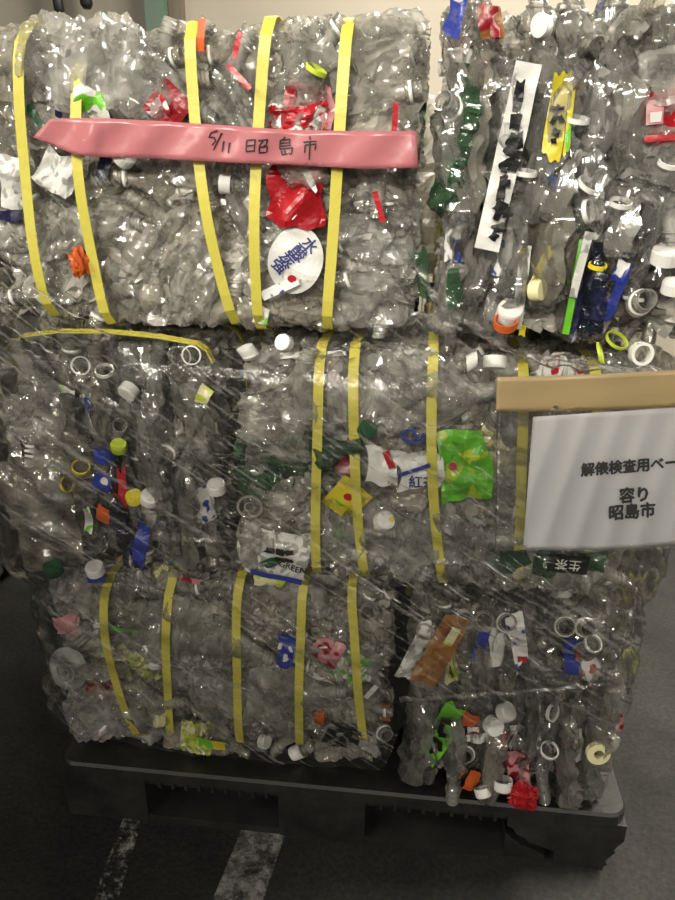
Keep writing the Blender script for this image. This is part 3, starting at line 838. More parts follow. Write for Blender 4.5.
H_label('A', 103, 167, 12, 18, 'l_navy', 20, 'torn', .003, d=-.006, nu=6); H_label('A', 36, 118, 7, 22, 'l_dgreen', -35, 'torn', .003, d=-.012, nu=6)
H_label('A', 12, 182, 24, 40, 'l_whitegrey', 5, 'torn', .006, d=-.006)
H_cap('A', 122, 158, 'p_white', (.8, -.4, .5), 1.15, d=-.016)
H_bottle('A', 118, 55, 100, LARGE[1], 1.0, d=.01); H_base('A', 300, 312, SMALL[1], 1.0)
H_bottle('A', 110, 40, 80, LARGE[3], 1.05, d=.03)
H_label('A', 423, 274, 11, 44, 'pet_green', -8, 'torn', .004, d=.01, name='bottle', nu=9)
H_label('A', 420, 120, 10, 40, 'l_dgreengreen', 3, 'torn', .004, d=.02, nu=8)
H_label('A', 260, 315, 18, 16, 'l_whitegreen', 10, 'torn', .004, d=-.008, nu=8)

for x, y, a, k in ((404, 80, 182, SMALL[0]), (410, 150, 178, SMALL[3]), (407, 215, 3, SMALL[5]), (408, 280, 184, SMALL[1]), (404, 120, 181, LARGE[2]), (406, 245, 2, LARGE[4])):
    H_bottle('A', x, y, a, k, .85, d=.03, ring='p_white' if k is SMALL[3] else None)

# --- top bale of upright bottles
H_label('B', 455, 16, 18, 32, 'l_bluewhite', 12, 'torn', .005, d=-.022)
H_label('B', 490, 24, 22, 28, 'l_brownred', -8, 'torn', .004, d=-.02); H_label('B', 494, 22, 10, 24, 'l_pinkred', -8, 'torn', .003, d=-.024, nu=8)
H_label('B', 600, 5, 8, 14, 'l_navy', 15, 'torn', .002, d=-.018, nu=6)
H_bottle('B', 455, 125, 10, LARGE[2], .75, d=-.012, edge=True, pet='pet_green'); H_label('B', 454, 288, 14, 34, 'pet_green', -6, 'torn', .005, d=-.016, name='bottle', nu=9)
H_mouth('B', 478, 185, (-.35, .15), LARGE[1], 1.35, d=-.02, ring='p_white')
sh, o = H_label('B', 507, 160, 25, 165, 'l_white', 9, None, .004, d=-.036, nu=14)
s_ = mpp('B', 507, 165)
H_label('B', 518, 98, 9, 26, 'l_black', 6, 'torn', .002, d=-.042, nu=6); H_label('B', 515, 122, 10, 14, 'l_black', 6, 'torn', .002, d=-.042, nu=6)
def blots(key, pts, d, mat='l_black'):      # crushed, unreadable print
    for x, y, w_, h_, a in pts: H_label(key, x, y, w_*1.3, h_*1.3, mat, a, 'torn', .0012, d=d, nu=6)
blots('B', [(513, 141, 9, 9, 20), (520, 140, 5, 12, 0), (508, 150, 6, 6, 40), (515, 154, 10, 5, 10), (509, 164, 12, 8, -20), (516, 166, 5, 8, 30), (504, 170, 5, 4, 0),
            (502, 188, 6, 18, 8), (508, 184, 4, 5, 0), (500, 207, 9, 9, 30), (506, 212, 5, 8, 0), (497, 217, 5, 5, 20), (499, 228, 10, 6, -10), (494, 236, 6, 5, 30)], -.043)
H_label('B', 557, 114, 17, 70, 'l_yellow', 3, 'torn', .005, d=-.032)
blots('B', [(557, 108, 10, 3, 0), (557, 113, 3, 11, 8), (554, 120, 4, 6, 30), (561, 119, 4, 6, -30), (556, 132, 6, 5, 20), (554, 141, 4, 4, 0)], -.037)
H_label('B', 568, 84, 9, 16, 'l_orange', 2, None, .002, d=-.022, nu=6); H_label('B', 569, 118, 6, 56, 'l_yellowgreen', 0, 'torn', .003, d=-.034, nu=8)
H_label('B', 551, 168, 8, 26, 'l_sky', 3, 'torn', .003, d=-.016, nu=8); H_label('B', 556, 182, 9, 9, 'l_blue', 0, 'round', .002, d=-.02, nu=6)
H_label('B', 574, 160, 12, 20, 'l_whitegreen', 20, 'torn', .003, d=-.014, nu=8)
H_bottle('B', 663, 150, 182, LARGE[4], .8, d=-.012, label=None)
sh, o = H_label('B', 668, 118, 52, 50, 'l_red', -8, None, .004, d=-.026, curl=2.0)
s_ = mpp('B', 668, 118)
sh.text('T', 4*s_, 15*s_, 13*s_, M['ink_white'], o, 0, .0, root=BALES['B']['root'].location, lift=.002)
H_label('B', 655, 112, 17, 22, 'l_pink', -6, None, .002, d=-.03, nu=6); H_label('B', 656, 117, 11, 9, 'l_white', -6, None, .001, d=-.033, nu=6)
H_label('B', 660, 138, 30, 6, 'l_red', -4, None, .002, d=-.033, nu=6)
for x, y, ax, R in ((587, 187, (.5, -.5, .9), .0165), (586, 212, (.8, -.5, .25), .0165), (669, 165, (.1, -.45, .9), .0155), (577, 122, (.1, -.3, 1), .0155), (525, 175, (.1, -.2, 1), .0155), (620, 205, (.1, -.4, 1), .015)):
    H_ring('B', x, y, 'p_white', ax, R, d=-.02)
H_cap('B', 664, 262, 'p_white', (0, -.3, 1), 1.25, d=-.02); H_cap('B', 673, 292, 'p_white', (0, -.25, 1), 1.1, d=-.016); H_cap('B', 627, 230, 'p_white', (.2, -.5, .9), .9)
H_bottle('B', 597, 290, 2, SMALL[0], .62, d=-.016, edge=True, pet='pet_navy', label='l_navy'); H_ring('B', 597, 268, 'p_yellow', (.1, -.25, 1), .0125, d=-.02)
H_label('B', 617, 292, 11, 54, 'l_blue', 14, 'torn', .004, d=-.018); H_label('B', 620, 272, 14, 22, 'l_bluewhite', 12, 'torn', .004, d=-.02, nu=8)
H_label('B', 574, 288, 7, 90, 'l_green', 4, None, .003, d=-.016, nu=9); H_label('B', 581, 265, 8, 62, 'l_whitegrey', 8, None, .003, d=-.02, nu=9)
H_label('B', 577, 315, 6, 44, 'l_navy', 4, 'torn', .003, d=-.018, nu=7)
H_cap('B', 533, 290, 'p_cream', (.8, -.6, .1), 1.0); H_label('B', 541, 268, 8, 34, 'l_yellowgreen', 20, 'torn', .004, d=-.01, nu=8)
H_bottle('B', 506, 300, 180, SMALL[5], .9, d=-.02, edge=True); H_ring('B', 505, 326, 'p_orange', (0, -.5, .9), .017, h=.012, d=-.026)
H_cap('B', 495, 357, 'p_white', (0, -.4, -1), 1.1, d=-.02); H_cap('B', 508, 316, 'p_white', (.1, -.6, .7), 1.2, d=-.008)
H_label('B', 521, 288, 11, 78, 'l_whitegrey', 2, None, .003, d=-.02, nu=10); H_label('B', 522, 330, 7, 12, 'l_yellow', 0, 'torn', .002, d=-.022, nu=6)
H_ring('B', 616, 341, 'p_lime', (.35, -.5, .8), .017, h=.004, d=-.022); H_ring('B', 599, 354, 'p_lime', (.95, -.25, .35), .017, h=.004, d=-.02)
H_mouth('B', 639, 353, (.2, .1), SMALL[2], 1.2, d=-.03, ring='p_white'); H_ring('B', 639, 353, 'p_white', (.2, -1, .1), .0165, .0045, h=.012, d=-.022)
H_mouth('B', 440, 100, (-.7, .3), SMALL[1], 1.1, d=-.014, ring='p_white')
for x, y, a, k in ((470, 90, 4, LARGE[0]), (505, 50, -4, LARGE[2]), (540, 70, 3, LARGE[4]), (600, 90, 2, LARGE[1]), (632, 150, 5, LARGE[3]), (625, 60, -8, LARGE[5]), (575, 50, 6, LARGE[3]),
                   (445, 200, 172, SMALL[5]), (545, 235, 4, SMALL[6]), (645, 235, 186, SMALL[3])):
    H_bottle('B', x, y, a, k, 1.0, d=-.004, edge=True, ring='p_white' if x % 2 else None)

# --- middle bale, film-wrapped, bottle mouths outward
H_mouth('C', 192, 355, (.1, .1), SMALL[1], 1.1, ring='p_white', d=-.014); H_ring('C', 192, 355, 'p_white', (.1, -1, .15), .0155, d=-.018)
H_mouth('C', 208, 373, (.15, 0), SMALL[3], 1.15, d=-.014)
H_cap('C', 131, 388, 'p_white', (-.3, -.75, -.5), 1.05); H_ring('C', 105, 372, 'p_white', (.1, -.5, .9), .0155); H_ring('C', 80, 366, 'p_white', (.6, -.7, .3), .0155)
H_cap('C', 217, 490, 'p_white', (0, -.35, 1), 1.05, d=-.02); H_cap('C', 105, 458, 'p_blue', (0, -.3, 1), 1.1, d=-.02); H_cap('C', 119, 449, 'p_lime', (.2, -.4, .9), .9, d=-.018)
H_ring('C', 81, 468, 'p_yellow', (.3, -.5, .8), .0155, d=-.02); H_ring('C', 66, 484, 'p_yellow', (.9, -.4, .3), .0145, d=-.018)
H_cap('C', 135, 500, 'p_yellow', (0, -.4, 1), .95, d=-.02); H_cap('C', 150, 500, 'p_white', (.3, -.5, .8), 1.1, d=-.018); H_label('C', 122, 487, 8, 40, 'l_red', 4, 'torn', .003, d=-.018, nu=8)
H_label('C', 102, 482, 16, 18, 'l_bluewhite', 8, 'torn', .004, d=-.016); H_label('C', 103, 514, 14, 16, 'l_orange', 15, 'torn', .004, d=-.014)
H_label('C', 28, 462, 10, 46, 'l_black', -2, None, .002, d=-.02, nu=8); blots('C', [(29, 446+k*5.0, 7, 1.6, 4) for k in range(7)], -.024, 'l_white')
H_cap('C', 54, 571, 'p_dgreen', (.1, -.35, .9), 1.15, d=-.02); H_cap('C', 96, 572, 'p_white', (0, -.3, 1), 1.1, d=-.018); H_label('C', 96, 580, 18, 6, 'l_blue', -8, None, .001, d=-.03, nu=6)
H_label('C', 141, 545, 12, 50, 'l_blue', 15, 'torn', .004, d=-.008); H_label('C', 132, 552, 16, 30, 'l_navy', 10, 'torn', .004, d=-.006)
H_label('C', 66, 395, 15, 12, 'l_whitegreen', 10, 'torn', .003, d=-.014, nu=7); H_label('C', 204, 396, 12, 18, 'l_creamgreen', 30, 'torn', .004, d=-.012, nu=8)
H_label('C', 88, 520, 9, 24, 'l_whitegreen', 5, 'torn', .003, d=-.014, nu=7); H_label('C', 57, 430, 16, 12, 'l_white', 30, 'torn', .004, d=-.012, nu=7)
H_label('C', 40, 512, 66, 100, 'pet_beige', -8, 'torn', .008, d=-.03, name='bottle', nu=22); H_bottle('C', 38, 520, 14, LARGE[2], 1.05, d=-.02, pet='pet_beige'); H_bottle('C', 22, 420, 6, LARGE[4], 1.0, d=-.02); H_bottle('C', 118, 530, 176, LARGE[3], .8, d=-.008, edge=True, pet='pet_navy')
H_mouth('C', 180, 460, (-.2, -.3), SMALL[4], 1.1, ring='p_white'); H_mouth('C', 120, 425, (.2, .3), SMALL[6], 1.0)
for x, y, a, k in ((150, 400, 3, LARGE[1]), (60, 410, -4, LARGE[5]), (185, 520, 4, LARGE[0]), (160, 530, -5, LARGE[2]), (95, 410, 2, SMALL[5])):
    H_bottle('C', x, y, a, k, 1.0, d=-.002, edge=True)

# --- middle bale behind the notice
H_label('D', 264, 466, 58, 46, 'pet_green', 20, 'torn', .014, d=-.012, name='bottle', nu=16); H_bottle('D', 268, 464, 70, SMALL[2], 1.0, d=-.004, pet='pet_green')
H_base('D', 246, 506, LARGE[1], .85, d=-.024, tilt=(.1, -.1)); H_ring('D', 250, 506, 'pet', (.1, -1, -.1), .022, .004, h=.004, d=-.032); H_ring('D', 250, 506, 'pet', (.1, -1, -.1), .010, .003, h=.004, d=-.032)
sh, o = H_label('D', 279, 557, 68, 50, 'l_whitegrey', 4, 'torn', .004, d=-.028, curl=1.0)
H_bottle('D', 285, 545, 85, LARGE[0], .95, d=-.024)
s_ = mpp('D', 279, 557); rl = BALES['D']['root'].location
H_label('D', 270, 563, 18, 11, 'l_dgreen', -12, 'round', .001, d=-.036, nu=8); H_label('D', 276, 577, 50, 5, 'l_blue', 10, None, .001, d=-.036, nu=8)
sh.text('GREEN', 14*s_, -9*s_, 9*s_, M['ink'], o, math.radians(-8), .02, root=rl, lift=.003); blots('D', [(270, 551, 7, 4, 10), (280, 552, 6, 5, 0), (289, 553, 7, 4, -10), (284, 560, 14, 3, 8)], -.036)
H_label('D', 347, 499, 36, 36, 'l_yellow', 38, None, .004, d=-.02, nu=10); H_label('D', 348, 497, 9, 7, 'l_red', 0, 'disc', .001, d=-.027, nu=6); H_label('D', 338, 508, 16, 10, 'l_yellowgreen', 38, None, .001, d=-.027, nu=6)
H_label('D', 343, 466, 24, 18, 'l_darkred', 10, 'torn', .004, d=-.008); H_label('D', 384, 466, 34, 34, 'l_white', 8, 'torn', .007, d=-.016); H_label('D', 389, 460, 7, 18, 'l_red', -22, None, .002, d=-.026, nu=6)
sh, o = H_label('D', 420, 472, 46, 36, 'l_white', -6, 'torn', .004, d=-.026, curl=1.5)
sh.text('紅茶', 2*s_, -10*s_, 13*s_, M['ink_blue'], o, math.radians(-3), .02, root=rl, lift=.003); H_label('D', 414, 470, 34, 4, 'l_blue', -25, None, .002, d=-.036, nu=8)
H_label('D', 463, 464, 44, 68, 'l_greenlime', -6, 'torn', .008, d=-.02, nu=14); H_label('D', 453, 467, 8, 8, 'l_red', 0, 'disc', .001, d=-.032, nu=6)
H_bottle('D', 413, 470, 2, SMALL[3], .75, d=-.002, ring='p_blue'); H_ring('D', 413, 437, 'p_blue', (0, -.25, 1), .019, .004, h=.004, d=-.024)
H_cap('D', 365, 429, 'p_dgreen', (.5, -.7, .3), 1.0, d=-.01); H_cap('D', 382, 522, 'p_white', (.5, -.6, .6), 1.1, d=-.02); H_label('D', 384, 523, 22, 4, 'l_yellow', -35, None, .001, d=-.034, nu=6)
H_label('D', 343, 540, 18, 30, 'l_dgreengreen', -10, 'torn', .005, d=-.006); H_label('D', 331, 368, 15, 26, 'l_brown', 0, 'torn', .003, d=-.006, nu=8)
H_label('D', 315, 354, 58, 6, 'l_white', -4, 'torn', .004, d=-.004, nu=10); H_cap('D', 286, 344, 'p_white', (-.3, -.8, .4), .9, d=-.006)
H_label('D', 291, 388, 8, 18, 'l_black', -5, None, .002, d=-.008, nu=6)
H_bottle('D', 430, 548, 95, LARGE[4], 1.0, d=-.016); H_bottle('D', 400, 385, 88, LARGE[5], 1.1, d=-.01); H_bottle('D', 268, 395, 10, LARGE[3], 1.0, d=-.012)
sh, o = H_label('D', 528, 562, 52, 24, 'pet_green', 4, 'torn', .006, d=-.03); H_label('D', 588, 561, 34, 18, 'pet_green', -6, 'torn', .006, d=-.026); H_label('D', 568, 564, 40, 20, 'l_black', 2, None, .001, d=-.043, nu=8, text=[('生茶', 0, 0, 13, 'ink_white', 180, .0)])
H_bottle('D', 560, 588, 92, LARGE[1], .9, d=-.01)
H_label('D', 268, 580, 30, 14, 'l_creamgreen', 15, 'torn', .005, d=-.002)

# --- bottom bale with straps
H_base('E', 66, 672, LARGE[0], .92, d=-.02, tilt=(-.15, .1), pet='pet'); H_label('E', 66, 672, 36, 46, 'pet_white', 8, 'disc', .003, d=-.03, curl=8); H_ring('E', 66, 672, 'pet_white', (-.1, -1, .1), .020, .003, h=.004, d=-.03); H_ring('E', 66, 672, 'pet_white', (-.1, -1, .1), .009, .003, h=.004, d=-.03)
H_label('E', 104, 690, 26, 18, 'l_darkred', 15, 'torn', .004, d=-.006); H_label('E', 68, 627, 24, 18, 'l_pink', 0, 'torn', .005, d=.0)
H_label('E', 101, 625, 16, 4, 'l_white', -15, None, .002, d=-.022, nu=6); H_label('E', 123, 630, 30, 4, 'l_green', 5, None, .002, d=-.018, nu=6)
H_label('E', 286, 650, 17, 34, 'l_bluewhite', 4, 'torn', .005, d=-.012); H_label('E', 327, 652, 30, 26, 'l_pinkred', 20, 'torn', .005, d=.0)
H_label('E', 342, 738, 40, 20, 'l_grey', 20, 'torn', .003, d=-.02)
blots('E', [(330, 736, 8, 12, 20), (338, 731, 14, 4, -10), (345, 738, 5, 14, 35), (353, 733, 12, 4, 10), (352, 741, 12, 5, 15), (338, 744, 12, 4, 0)], -.027); H_bottle('E', 343, 752, 85, SMALL[3], .55, d=-.02)
H_mouth('E', 389, 736, (.5, .1), SMALL[2], 1.05, d=-.022, ring='p_white'); H_mouth('E', 368, 613, (.1, .2), SMALL[0], 1.1, d=-.022)
H_bottle('E', 205, 742, 90, SMALL[1], .82, d=-.02, label='l_creamgreen'); H_label('E', 212, 744, 26, 9, 'l_yellowgreen', 5, None, .002, d=-.036, nu=7)
H_label('E', 320, 716, 10, 22, 'l_orange', 0, 'torn', .003, d=.004, nu=7); H_bottle('E', 100, 715, 70, LARGE[2], .9, d=-.014)
H_cap('E', 163, 718, 'p_cream', (-.8, -.5, .2), 1.1); H_cap('E', 262, 741, 'p_white', (.8, -.4, .2), .9, d=-.016); H_label('E', 371, 692, 5, 18, 'l_white', 35, None, .001, d=-.018, nu=6)
H_bottle('E', 270, 700, 80, LARGE[5], 1.0, d=-.01); H_bottle('E', 200, 640, 95, LARGE[3], 1.0, d=-.006)
H_label('E', 190, 580, 20, 7, 'l_pinkred', 10, 'torn', .003, d=-.012, nu=6); H_label('E', 100, 736, 10, 8, 'l_red', 0, 'torn', .002, d=-.006, nu=6)
H_label('E', 386, 712, 8, 22, 'l_brown', 0, 'torn', .002, d=.0, nu=6)

# --- bottom bale of upright bottles
H_label('F', 440, 650, 28, 80, 'l_orangebrown', 22, None, .005, d=-.018, nu=12); H_label('F', 452, 636, 9, 22, 'l_creamgreen', 22, None, .002, d=-.026, nu=6)
H_label('F', 418, 655, 22, 64, 'l_whitegrey', 18, 'torn', .006, d=-.012)
H_label('F', 441, 735, 22, 66, 'l_green', 20, 'torn', .006, d=-.030)
blots('F', [(446, 722, 8, 4, 20), (441, 728, 4, 10, 10), (445, 736, 9, 4, 0), (437, 742, 8, 4, 30), (440, 748, 4, 8, 0), (432, 751, 5, 5, 0)], -.036)
H_cap('F', 503, 713, 'p_white', (.6, -.4, .7), 1.1, d=-.024); H_cap('F', 491, 724, 'p_white', (.4, -.7, .2), 1.1, d=-.028)
H_label('F', 470, 720, 15, 16, 'l_orange', 20, 'torn', .003, d=-.016, nu=8); H_label('F', 473, 736, 12, 22, 'l_whitered', 0, 'torn', .004, d=-.014, nu=8)
H_lump('F', 522, 796, 38, 36, 'l_red', -.034, 5); H_label('F', 520, 770, 26, 40, 'l_pinkred', 0, 'torn', .006, d=-.012)
H_ring('F', 597, 751, 'p_cream', (.1, -1, .1), .0205, .012, h=.01, d=-.024)
for x, y, t in ((485, 612, (0, .3)), (510, 604, (.1, .3)), (567, 622, (0, .3)), (591, 613, (.2, .2)), (466, 610, (0, .25)), (424, 632, (-.2, .2)), (465, 757, (0, .2)), (589, 655, (.3, -.1))):
    H_mouth('F', x, y, t, SMALL[(x*7) % 7], 1.15, d=-.02, ring='p_white' if x % 3 == 0 else None)
H_label('F', 572, 658, 15, 38, 'l_blue', -8, 'torn', .004, d=-.014); H_label('F', 578, 655, 4, 12, 'l_orange', 0, None, .001, d=-.02, nu=6)
H_label('F', 523, 661, 9, 8, 'l_red', 0, 'torn', .002, d=-.016, nu=6); H_label('F', 518, 640, 16, 52, 'l_whiteblue', -14, 'torn', .004, d=-.012); H_label('F', 482, 645, 14, 34, 'l_blue', 0, 'torn', .004, d=-.002, nu=8)
H_bottle('F', 406, 740, 2, LARGE[4], .85, d=-.022, edge=True); H_cap('F', 503, 780, 'p_white', (.05, -.3, -1), 1.15, d=-.022); H_cap('F', 482, 788, 'p_white', (.3, -.5, -.8), 1.0, d=-.022)
H_label('F', 471, 780, 12, 22, 'l_orange', 20, 'torn', .003, d=-.014, nu=8); H_bottle('F', 548, 740, 178, LARGE[2], .9, d=-.018, edge=True); H_bottle('F', 525, 735, 181, LARGE[0], .9, d=-.016, edge=True)
H_ring('F', 551, 712, 'p_white', (.7, -.7, .2), .0155, d=-.02); H_ring('F', 549, 751, 'p_white', (.1, -.4, .9), .0165, d=-.02); H_ring('F', 592, 644, 'p_white', (.3, -.6, .8), .0155, d=-.02)
H_label('F', 504, 742, 7, 22, 'l_red', 4, 'torn', .002, d=-.012, nu=6); H_label('F', 619, 722, 10, 24, 'l_pinkred', -5, 'round', .003, d=.02, nu=8); H_label('F', 613, 712, 6, 18, 'l_sky', 0, 'torn', .002, d=.01, nu=6)
for x, y, a, k in ((590, 780, 4, LARGE[5]), (565, 770, -4, LARGE[3]), (450, 770, 176, SMALL[6]), (490, 760, 3, SMALL[4]), (425, 750, 180, SMALL[2]), (605, 700, 2, LARGE[1])):
    H_bottle('F', x, y, a, k, .95, d=-.008, edge=True)

# ------------------------------------------------------------------ stretch film round the load
def build_film():
    plan = [(-.60, .68)]
    plan += [(-.60, .5), (-.602, .3), (-.598, .12)]
    for k in range(7):
        a = math.pi+math.pi/2*k/6; plan.append((-.548+.05*math.cos(a), .052+.062*math.sin(a)))
    for k in range(1, 30):
        plan.append((-.548+k*(.548+.495)/30, -.022-.016*math.sin(math.pi*k/30)))
    for k in range(7):
        a = -math.pi/2+math.pi/2*k/6; plan.append((.495+.045*math.cos(a), .04+.052*math.sin(a)))
    plan += [(.542, .2), (.543, .42), (.542, .62)]
    plan = np.array(plan)
    seg = np.r_[0, np.cumsum(np.linalg.norm(np.diff(plan, axis=0), axis=1))]
    NU, NV = 220, 70
    s = np.linspace(0, seg[-1], NU); X = np.interp(s, seg, plan[:, 0]); Y = np.interp(s, seg, plan[:, 1])
    nx = np.gradient(Y); ny = -np.gradient(X); nn = np.hypot(nx, ny); nx /= nn; ny /= nn
    # upper and lower rims, by position along the front
    ztop = np.interp(X, [-.62, -.5, -.3, -.05, .09, .15, .2, .30, .45, .6], [1.09, 1.05, 1.0, .99, 1.06, 1.055, 1.01, .965, .955, .96])
    zbot = np.interp(X, [-.62, -.5, .1, .13, .55], [.24, .22, .235, .345, .36])
    V = []; 
    for j in range(NV):
        t = j/(NV-1); z = zbot*(1-t)+ztop*t
        P = np.stack([X, Y, z], 1)
        # long tension creases running down to the right, and level ones low down
        d1 = .0035*noise3(np.stack([P[:, 0]*.35+P[:, 2]*.55, P[:, 1]*.5, 0*z], 1), 71, 26, 2)
        d2 = .0022*noise3(np.stack([0*z, 0*z, P[:, 2]+.03*P[:, 0]], 1), 72, 40, 2)
        slack = .006*noise3(P, 73, 3, 1)
        zk = np.clip((z-.34)/.3, 0, 1)
        wst = -.03*(1-zk)*smooth01((X-.3)/.2)*np.abs(nx)-.006*np.exp(-((z-.565)/.03)**2)-.004*np.exp(-((z-.985)/.03)**2)
        # the lower left bale stands a little further in than the bulging one above it
        tuck = .028*smooth01((-.25-X)/.2)*smooth01((.57-z)/.03)
        bulge = .022*smooth01((-.42-X)/.1)*np.exp(-((z-.72)/.14)**2)
        dd = d1+d2+slack+wst-tuck*(.8+.45*np.abs(nx))+bulge
        V.append(np.stack([X+nx*dd, Y+ny*dd, z], 1))
    V = np.concatenate(V)
    root = empty('stretch_film', (0, .3, .2))
    o = worldmesh('film_sheet', V, grid_faces(NU, NV), M['film'], root, True)
    def rope(pts, rad, name, mat='film_rope'):
        pts = np.array(pts); n = 40; t = np.linspace(0, len(pts)-1, n)
        Q = np.stack([np.interp(t, range(len(pts)), pts[:, k]) for k in range(3)], 1)
        Q[:, 2] += .002*np.sin(t*9); Q[:, 1] += .0015*np.sin(t*13)
        r = rad*(1+.35*np.sin(t*11)+.25*np.sin(t*23+1))
        Vv, Ff = tube_geo(Q, np.abs(r), 7); worldmesh(name, Vv, Ff, M[mat], root)
    rope([atY(x, y, -.032) for x, y in ((418, 268), (440, 305), (462, 318), (500, 345), (545, 362), (600, 368), (660, 372))], .0055, 'rolled_edge', 'film_fold')
    rope([atY(x, y, -.028) for x, y in ((400, 700), (450, 697), (520, 692), (575, 687), (604, 684))], .0035, 'rolled_edge')
    rope([tuple(atY(604, 684, -.02)), (.528, .04, .36), (.532, .3, .36), (.53, .6, .36)], .0035, 'rolled_edge')
    for (x0, y0, x1, y1) in ((0, 282, 80, 345), (-4, 296, 70, 350), (-8, 312, 52, 352), (-8, 330, 40, 356), (0, 262, 110, 335), (-10, 345, 22, 372), (-5, 372, 14, 412), (2, 268, 60, 330)):
        a = atY(x0, y0, -.022); c = atY(x1, y1, -.024); m = (a+c)/2+np.array((0, -.004, -.006))
        rope([a, m, c], .0013, 'crease')
    for (x0, y0, x1, y1) in ((452, 516, 560, 590), (380, 500, 520, 585), (340, 520, 470, 600), (400, 560, 520, 640), (300, 545, 430, 620), (470, 560, 560, 620)):
        a = atY(x0, y0, -.034); c = atY(x1, y1, -.034); m = (a+c)/2
        rope([a, m, c], .0006, 'crease', 'film_fold')
    g = random.Random(77)
    def fine(x0, x1, y0, y1, slope, n, l0, l1):
        for _ in range(n):
            x, y, l = g.uniform(x0, x1), g.uniform(y0, y1), g.uniform(l0, l1); k = slope+g.uniform(-.06, .06)
            Y = -.036+.018*max(0, (337-x)/337)
            a = atY(x, y, Y); c = atY(x+l, y+l*k, Y); rope([a, (a+c)/2, c], g.uniform(.0003, .0007), 'crease')
    fine(325, 500, 455, 575, .60, 24, 50, 130); fine(90, 250, 345, 560, .03, 8, 40, 120); fine(110, 300, 660, 700, .06, 9, 50, 120); fine(250, 420, 350, 430, .12, 8, 40, 100)
    rope([atY(x, y, -.004) for x, y in ((641, 566), (634, 600), (622, 645), (609, 682))], .0022, 'rolled_edge')
    tag(root, 'clear stretch film wound around the middle and lower bales', 'plastic film')
build_film()

# ------------------------------------------------------------------ pink tape with handwriting
def strip_between(name, top, bot, Yf, mat, nu=60, nv=8, thick=.0005, label=None, cat=None):
    top = np.array(top, float); bot = np.array(bot, float)
    def edge(P, t):
        return np.array([np.interp(t, np.linspace(0, 1, len(P)), P[:, 0]), np.interp(t, np.linspace(0, 1, len(P)), P[:, 1])])
    V = []
    for j in range(nv):
        for i in range(nu):
            t = i/(nu-1); v = j/(nv-1); p = edge(bot, t)*(1-v)+edge(top, t)*v
            V.append(Yf(p[0], p[1]))
    n = len(V); V = np.array(V); B = V+np.array((0, thick, 0)); Fc = grid_faces(nu, nv)
    e = list(range(nu))+[nu*j+nu-1 for j in range(1, nv)]+[nu*(nv-1)+i for i in range(nu-2, -1, -1)]+[nu*j for j in range(nv-2, 0, -1)]
    Fa = Fc+[tuple(i+n for i in f[::-1]) for f in Fc]+[(e[k], e[k]+n, e[(k+1) % len(e)]+n, e[(k+1) % len(e)]) for k in range(len(e))]
    V = np.concatenate([V, B]); c = V.mean(axis=0)
    o = link(name, make_mesh(name, V-c, Fa, True), mat); o.location = c
    if label: tag(o, label, cat)
    return o
def tape_pt(x, y, lift=0.0):
    Y = .012+.0035*math.sin(x*.045)+.002*math.sin(x*.11+y*.1)-.004*math.exp(-((x-92)/9)**2)-lift
    return atY(x, y, Y)
tape = strip_between('pink_tape', [(50, 119), (75, 118), (110, 118.5), (160, 121), (220, 125), (290, 130), (360, 131), (417, 131)],
                     [(33, 137), (75, 155), (98, 157), (150, 158), (215, 162), (290, 165), (365, 169), (418, 168)], tape_pt, M['pink_tape'],
                     label='pink tape stuck across the strapped top bale with brushed black handwriting', cat='tape')
def handwriting(strokes, parent, wpx=1.7):
    for st in strokes:
        P = [np.array((180+x/2.7, 110+y/2.7)) for x, y in st]; Q = []
        for a, c in zip(P[:-1], P[1:]):
            for k in range(4): Q.append(a+(c-a)*k/4)
        Q.append(P[-1]); V = []
        for i, q in enumerate(Q):
            d = Q[min(i+1, len(Q)-1)]-Q[max(i-1, 0)]; d = d/(np.linalg.norm(d)+1e-9); n = np.array((-d[1], d[0]))*wpx/2*(1.15-.5*i/len(Q))
            V += [tape_pt(*(q-n), .001), tape_pt(*(q+n), .001)]
        Fc = grid_faces(2, len(Q))
        V = np.array(V)-np.array(parent.location); m = len(V); V = np.concatenate([V, V+np.array((0, .0004, 0))])
        link('pen_stroke', make_mesh('pen_stroke', V, Fc+[tuple(i+m for i in f[::-1]) for f in Fc]), M['ink'], parent)
handwriting([[(101,56),(84,61),(78,74),(92,74),(96,84),(86,95)], [(113,62),(102,84),(90,109)], [(118,84),(114,113)], [(134,88),(130,116)],
    [(180,82),(178,114)], [(180,82),(203,80),(200,113)], [(180,97),(200,95)], [(178,112),(200,110)],
    [(211,83),(237,80),(232,95),(226,97)], [(224,84),(213,99)], [(214,101),(214,116),(234,114)], [(214,101),(236,99),(234,114)],
    [(284,73),(277,80)], [(271,82),(269,106)], [(271,82),(297,79),(295,92)], [(272,90),(294,88)], [(271,98),(300,95)], [(269,106),(304,102),(300,120),(293,116)],
    [(274,110),(276,121),(291,118)], [(283,109),(284,119)],
    [(350,71),(352,81)], [(333,87),(369,84)], [(338,95),(336,116)], [(338,95),(367,92),(364,108)], [(351,84),(349,135)]], tape)

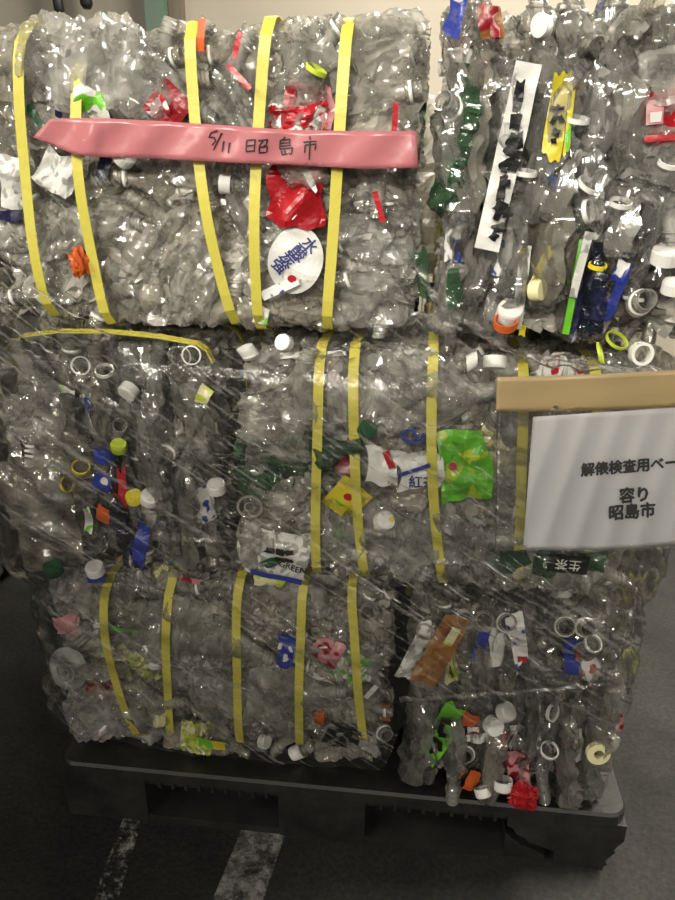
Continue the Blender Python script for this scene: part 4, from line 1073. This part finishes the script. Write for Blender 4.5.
# ------------------------------------------------------------------ notice in its clear sleeve, brown tape
def notice_pt(x, y, lift=0.0):
    Y = -.052+.003*math.sin(x*.022+y*.012)+.002*math.sin(y*.03-x*.015)+.00004*(y-410)*.5-lift
    return atY(x, y, Y)
paper = strip_between('paper_notice', [(533, 417), (600, 412.5), (735, 404)], [(523, 549.5), (600, 551), (640, 548), (735, 538)], notice_pt, M['paper'], 40, 24,
                      label='white printed paper notice hanging in the clear sleeve on the middle bale', cat='paper')
def print_on(string, cx, cy, size, bold, slope):
    G, Fc = glyphs(string, bold)
    V = [notice_pt(cx+x*size, cy+slope*x*size-y*size*1.02, .0042) for x, y, z in G]
    V = np.array(V)-np.array(paper.location)
    link('lettering', make_mesh('lettering', V, Fc), M['ink'], paper)
print_on('解俵検査用ベール', 636.5, 466.5, 13.9, .045, -.085)
print_on('容り', 635, 496, 16.0, .042, -.07)
print_on('昭島市', 632, 512.5, 15.8, .042, -.08)
def sleeve_pt(x, y, lift=0.0):
    p = notice_pt(x, y, .008+.0015*math.sin(x*.2+y*.07)+lift); return p
sleeve = strip_between('clear_sleeve', [(497, 408), (600, 404), (752, 394)], [(495, 551), (560, 554), (640, 552), (752, 545)], sleeve_pt, M['sleeve'], 50, 26,
                       label='clear plastic sleeve holding the white paper notice under brown tape', cat='sleeve')
V, Fc = tube_geo([np.array(sleeve_pt(499.5-(y-410)*.02, y, .0005))-np.array(sleeve.location) for y in range(410, 552, 10)], .0014, 6)
link('seam', make_mesh('seam', V, Fc), M['film_rope'], sleeve)
def btape_pt(x, y, lift=0.0):
    Y = -.067+.0025*math.sin(x*.06)+.0004*math.sin(y*.25+x*.03)
    return atY(x, y, Y)
strip_between('brown_tape', [(497, 377), (560, 376), (640, 372), (760, 366)], [(496, 412), (560, 411.5), (640, 409), (760, 402)], btape_pt, M['brown_tape'], 50, 8,
              label='brown packing tape holding the clear sleeve to the film', cat='tape')

# ------------------------------------------------------------------ dim things behind
pp = build_pallet('pallet', False)  # added pallet, stands in for a shadow-dark band on the floor
p = atZ(628, 560, 0); pp.location = (p[0]+.62, p[1]-.02, 0); pp.rotation_euler = (0, 0, math.radians(-22))
tag(pp, 'added dark pallet in place of the shadowy band behind the white paper notice', 'pallet')
def far_bale():
    a = atZ(-14, 612, 0); c = atZ(52, 556, 0); d = (c-a)/np.linalg.norm(c-a); nrm = np.array((d[1], -d[0], 0))
    L, W_, H = 1.3, .7, 1.1
    ctr = a-d*.15+d*L/2-nrm*W_/2
    root = empty('wrapped_bale', (ctr[0], ctr[1], 0)); root.rotation_euler = (0, 0, math.atan2(d[1], d[0]))
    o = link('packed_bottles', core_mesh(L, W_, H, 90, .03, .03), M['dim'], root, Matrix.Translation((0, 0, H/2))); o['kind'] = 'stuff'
    for k in range(5):
        x = -L/2+.13+k*.26
        V, Fc = ribbon_geo([(x, -W_/2+.014, H-.05), (x, -W_/2+.008, H*.5), (x, -W_/2+.014, .03)], [(0, -1, 0)]*3, [(.016, 0, 0)]*3, .0012)
        link('strap', make_mesh('strap', V, Fc), M['strap'], root)
    tag(root, 'dim brown bale standing in the dark beyond the left end of the load', 'bale')
M['dim'] = pet_mat('dark_brown_plastic', [(.11,.088,.065)], rough=.4, bump=.5, opaque=True)  # far bale, one even brown much darker than the packed bottles
far_bale()
